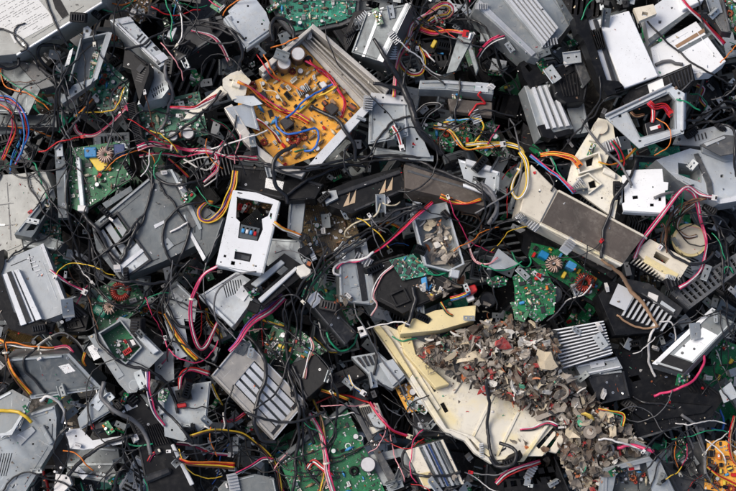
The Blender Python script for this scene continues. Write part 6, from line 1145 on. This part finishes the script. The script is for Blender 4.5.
# lower centre
C('thick black cable crossing the ribbed-window drive', 'c_black', 2.4, 8, '-10,20 46,70 68,140 44,220 34,290 56,336 96,350', 1); C('thick black cable hanging through the lower centre', 'c_black', 2.0, 8, '126,-30 130,100 148,190 166,260 158,380 146,510', 1); C('black cable curving down over the large green board', 'c_black', 1.5, 8, '146,120 178,210 176,380 196,440 240,484'); C('black cable arc between black housing and large green board', 'c_black', 1.5, 8, '250,150 276,200 272,300 244,366'); C('black cable short thick over the screw-boss housing', 'c_black', 2.0, 8, '172,240 190,300 208,350')
Hn('pink and white wires crossing the large green board', ['c_pink', 'c_white', 'c_rose'], 1.3, 8, '196,262 228,320 244,400 250,440 270,510', 1, amp=4, tie=(.6,)); Hn('tan and yellow wires crossing the large green board', ['c_tan', 'c_yellow', 'c_brown'], 1.1, 8, '206,222 232,290 242,380 240,440 222,510', 1, amp=4); Hn('red and white small wires on the large green board', ['c_red', 'c_white', 'c_red'], 1.1, 8, '186,430 206,404 230,420 262,448', amp=5)
C('red wire arching above the large green board', 'c_red', 1.2, 8, '214,232 250,214 300,210 350,222 392,244'); Hn('pink wires hanging right of the large green board', ['c_pink', 'c_red'], 1.2, 8, '372,230 410,284 440,312 486,330', amp=3, plug='c_cream'); Hn('yellow wire pair above the large green board', ['c_yellow', 'c_orange'], 1.0, 8, '230,194 268,206 310,222', amp=2); C('thin white wire over the frame of the large green board', 'c_white', .9, 8, '200,254 250,276 310,264 330,262')
C('black cable hanging across the yellowed shell', 'c_black', 1.9, 8, '716,160 722,240 720,330 736,396 770,430'); C('black cable beside the grey machined part', 'c_black', 1.5, 8, '366,-10 386,40 392,100 386,150'); C('black cable around the striped drive', 'c_black', 1.6, 8, '500,340 474,370 474,420 520,446 600,444 640,434'); C('green wire at the left end of the heap', 'c_green', .9, 8, '438,36 460,50 486,46 512,42')
C('green wire curl on the socket board', 'c_green', 1.2, 8, '246,24 262,60 292,78 326,60 338,30', 1); C('white wire on the socket board', 'c_white', 1.0, 8, '222,-6 232,36 252,66 276,80', 1); Hn('white and tan wires near the debris by the long module', ['c_white', 'c_tan', 'c_rose'], .9, 8, '180,160 190,110 206,70 196,40', 1, amp=7)
Hn('pink and black wires at the lower left of the large green board', ['c_pink', 'c_black', 'c_white'], 1.0, 8, '-20,440 20,420 60,396 90,400', amp=4); Hn('yellow loom left of the cable bundle', ['c_yellow', 'c_orange', 'c_black'], 1.1, 8, '10,30 16,0 40,-14 90,0 130,10', amp=4); Hn('white connector wires right of the screw-boss housing', ['c_white', 'c_yellow', 'c_blue'], .9, 8, '310,150 324,180 350,200', amp=5, plug='c_white')
# lower right
C('bright pink wire curving over the black tank', 'c_pink', 1.5, 9, '494,212 550,196 606,168 634,128 640,94'); C('dark grey cable at the right end of the black tank', 'c_grey', 1.9, 9, '574,266 606,286 630,330 642,390 650,450'); C('thin grey cable left of the thick one, bottom right', 'c_grey', 1.3, 9, '586,290 596,330 604,370 560,404 520,404'); C('black bent lever on top of the black tank', 'c_black', 1.6, 9, '430,212 466,230 510,236 556,242')
C('pink wire lying on the lower heap', 'c_pink', 2.0, 9, '386,364 430,356 494,376', 1); C('white wire lying on the lower heap', 'c_white', 1.2, 9, '330,340 370,342 440,362 486,376', 1); Hn('yellow and red wires at the corner of the dark cover', ['c_yellow', 'c_red', 'c_green'], .9, 9, '330,250 370,256 404,268 400,300', 1, amp=6)
Hn('tan wires at the bottom right edge', ['c_tan', 'c_red'], 1.0, 9, '730,270 716,340 726,400 750,420', amp=3); Hn('red wires on the corner amber board', ['c_red', 'c_yellow'], 1.1, 9, '650,420 690,450 740,476', amp=3); C('blue wire above the corner amber board', 'c_blue', 1.3, 9, '662,306 690,316 700,280 692,250')
Hn('pink and white wires at the bottom edge, right of centre', ['c_pink', 'c_white', 'c_red'], 1.2, 9, '30,470 60,440 110,420 160,404', amp=4); C('black cable loop at the tip of the yellowed shell', 'c_black', 2.0, 9, '40,350 86,372 80,408 40,420 10,390'); Hn('white and pink wires at the right side of the shell tip', ['c_white', 'c_pink', 'c_black'], 1.0, 9, '100,310 140,306 180,290 210,300', amp=4)

# short tangles in the gaps: thin wires one can tell apart only by colour
tree = bvh()
names = {'c_black': 'thin black', 'c_grey': 'thin grey', 'c_red': 'thin red', 'c_pink': 'thin pink', 'c_white': 'thin white', 'c_yellow': 'thin yellow', 'c_orange': 'thin orange', 'c_green': 'thin green', 'c_blue': 'thin blue', 'c_rose': 'thin pale pink', 'c_brown': 'thin brown'}
pal = ['c_black'] * 30 + ['c_grey'] * 5 + ['c_red'] * 2 + ['c_pink'] * 3 + ['c_white'] * 4 + ['c_yellow'] * 2 + ['c_orange'] * 2 + ['c_green'] * 2 + ['c_blue', 'c_rose', 'c_rose', 'c_brown', 'c_brown']
cnt = 0; tries = 0
while cnt < 300 and tries < 5000:
    tries += 1; x, y = R_.uniform(-5, 741), R_.uniform(-5, 496)
    if hit_h(x, y) > 6: continue
    a = R_.uniform(0, 6.28); k = R_.uniform(-.5, .5); P_ = [(x, y)]; x0_, y0_ = x, y
    for i in range(R_.randint(3, 10) if cnt % 2 else R_.randint(8, 16)): k = k * .6 + R_.uniform(-.33, .33); k = max(-.5, min(.5, k)); a += k; x += 7.5 * math.cos(a); y += 7.5 * math.sin(a); P_.append((x, y))
    if sum(hit_h(*p) > 30 for p in P_) > len(P_) * .25: continue
    m = 'c_black' if cnt % 2 == 0 else R_.choice(pal[24:]); P2 = wiggle(catmull(P_, 2.4), 2.2, cnt); r = R_.uniform(.45, .75) if m != 'c_black' else R_.uniform(.45, 1.0); hs = drape(P2, r, R_.uniform(0, 5))
    mb = wire_mesh(P2, r, m, hs); c = W(P2[0].x, P2[0].y, hs[0]); M = Matrix.Translation(c); o = mb.build('cable' if m == 'c_black' else 'wire', None, M.inverted(), smooth=True, solid=False); o.matrix_world = M
    if R_.random() < .2:
        d = (P2[-1] - P2[-3]).normalized(); pg = plug_at(o, M.inverted(), P2[-1] - d, d, hs[-1], R_.choice(['c_white', 'nylon', 'black', 'c_red', 'c_white']), 3.2, 5)
    tag(o, names[m] + (' cable' if m == 'c_black' else ' wire') + ' from ' + near(x0_, y0_) + ' to the ' + near(*P_[-1]).split('the ', 1)[1].replace('middle of the ', ''), 'cable' if m == 'c_black' else 'wire', names[m] + ' wires tangled in the gaps'); cnt += 1

# long thin black cables straying over the parts, mostly on the left and in the centre
R3 = random.Random(41); cnt = 0
for i in range(16):
    x, y = (R3.uniform(20, 400) if i % 4 else R3.uniform(380, 720)), R3.uniform(10, 480); x0_, y0_ = x, y; a = R3.uniform(0, 6.28); k = R3.uniform(-.15, .15); P_ = [(x, y)]
    for j in range(R3.randint(6, 13)): k = k * .8 + R3.uniform(-.22, .22); a += k; x += 12 * math.cos(a); y += 12 * math.sin(a); P_.append((x, y))
    if sum(inpoly(px_, py_, HEAP) or inpoly(px_, py_, AP) for px_, py_ in P_) > 0: continue
    P2 = wiggle(catmull(P_, 2.4), 1.5, i); r = R3.choice([.6, .75, .9, 1.05, 1.3]); hs = drape(P2, r, R3.uniform(0, 3)); mb = wire_mesh(P2, r, R3.choice(['c_black', 'c_black', 'c_grey']), hs)
    c = W(P2[0].x, P2[0].y, hs[0]); M = Matrix.Translation(c); o = mb.build('cable', None, M.inverted(), smooth=True, solid=False); o.matrix_world = M
    x1, y1 = P_[-1]; tag(o, 'long black cable from ' + near(x0_, y0_) + ' to the ' + near(x1, y1).split('the ', 1)[1].replace('middle of the ', ''), 'cable', 'long black cables straying over the pile')

# scrap that nothing of can be seen is left out
tree = bvh(); seen = {}
for py in range(-8, 500, 2):
    for px in range(-8, 745, 2):
        d = (W(px, py, 0) - CAM).normalized(); r = tree.ray_cast(CAM, d, 20)
        if r[2] is not None and OWN[r[2]] is not None:
            o = OWN[r[2]]
            while o.parent: o = o.parent
            seen[o.name] = seen.get(o.name, 0) + 1
for o in PRUNE:
    if seen.get(o.name, 0) < 5:
        for c in list(o.children_recursive): bpy.data.objects.remove(c)
        bpy.data.objects.remove(o)
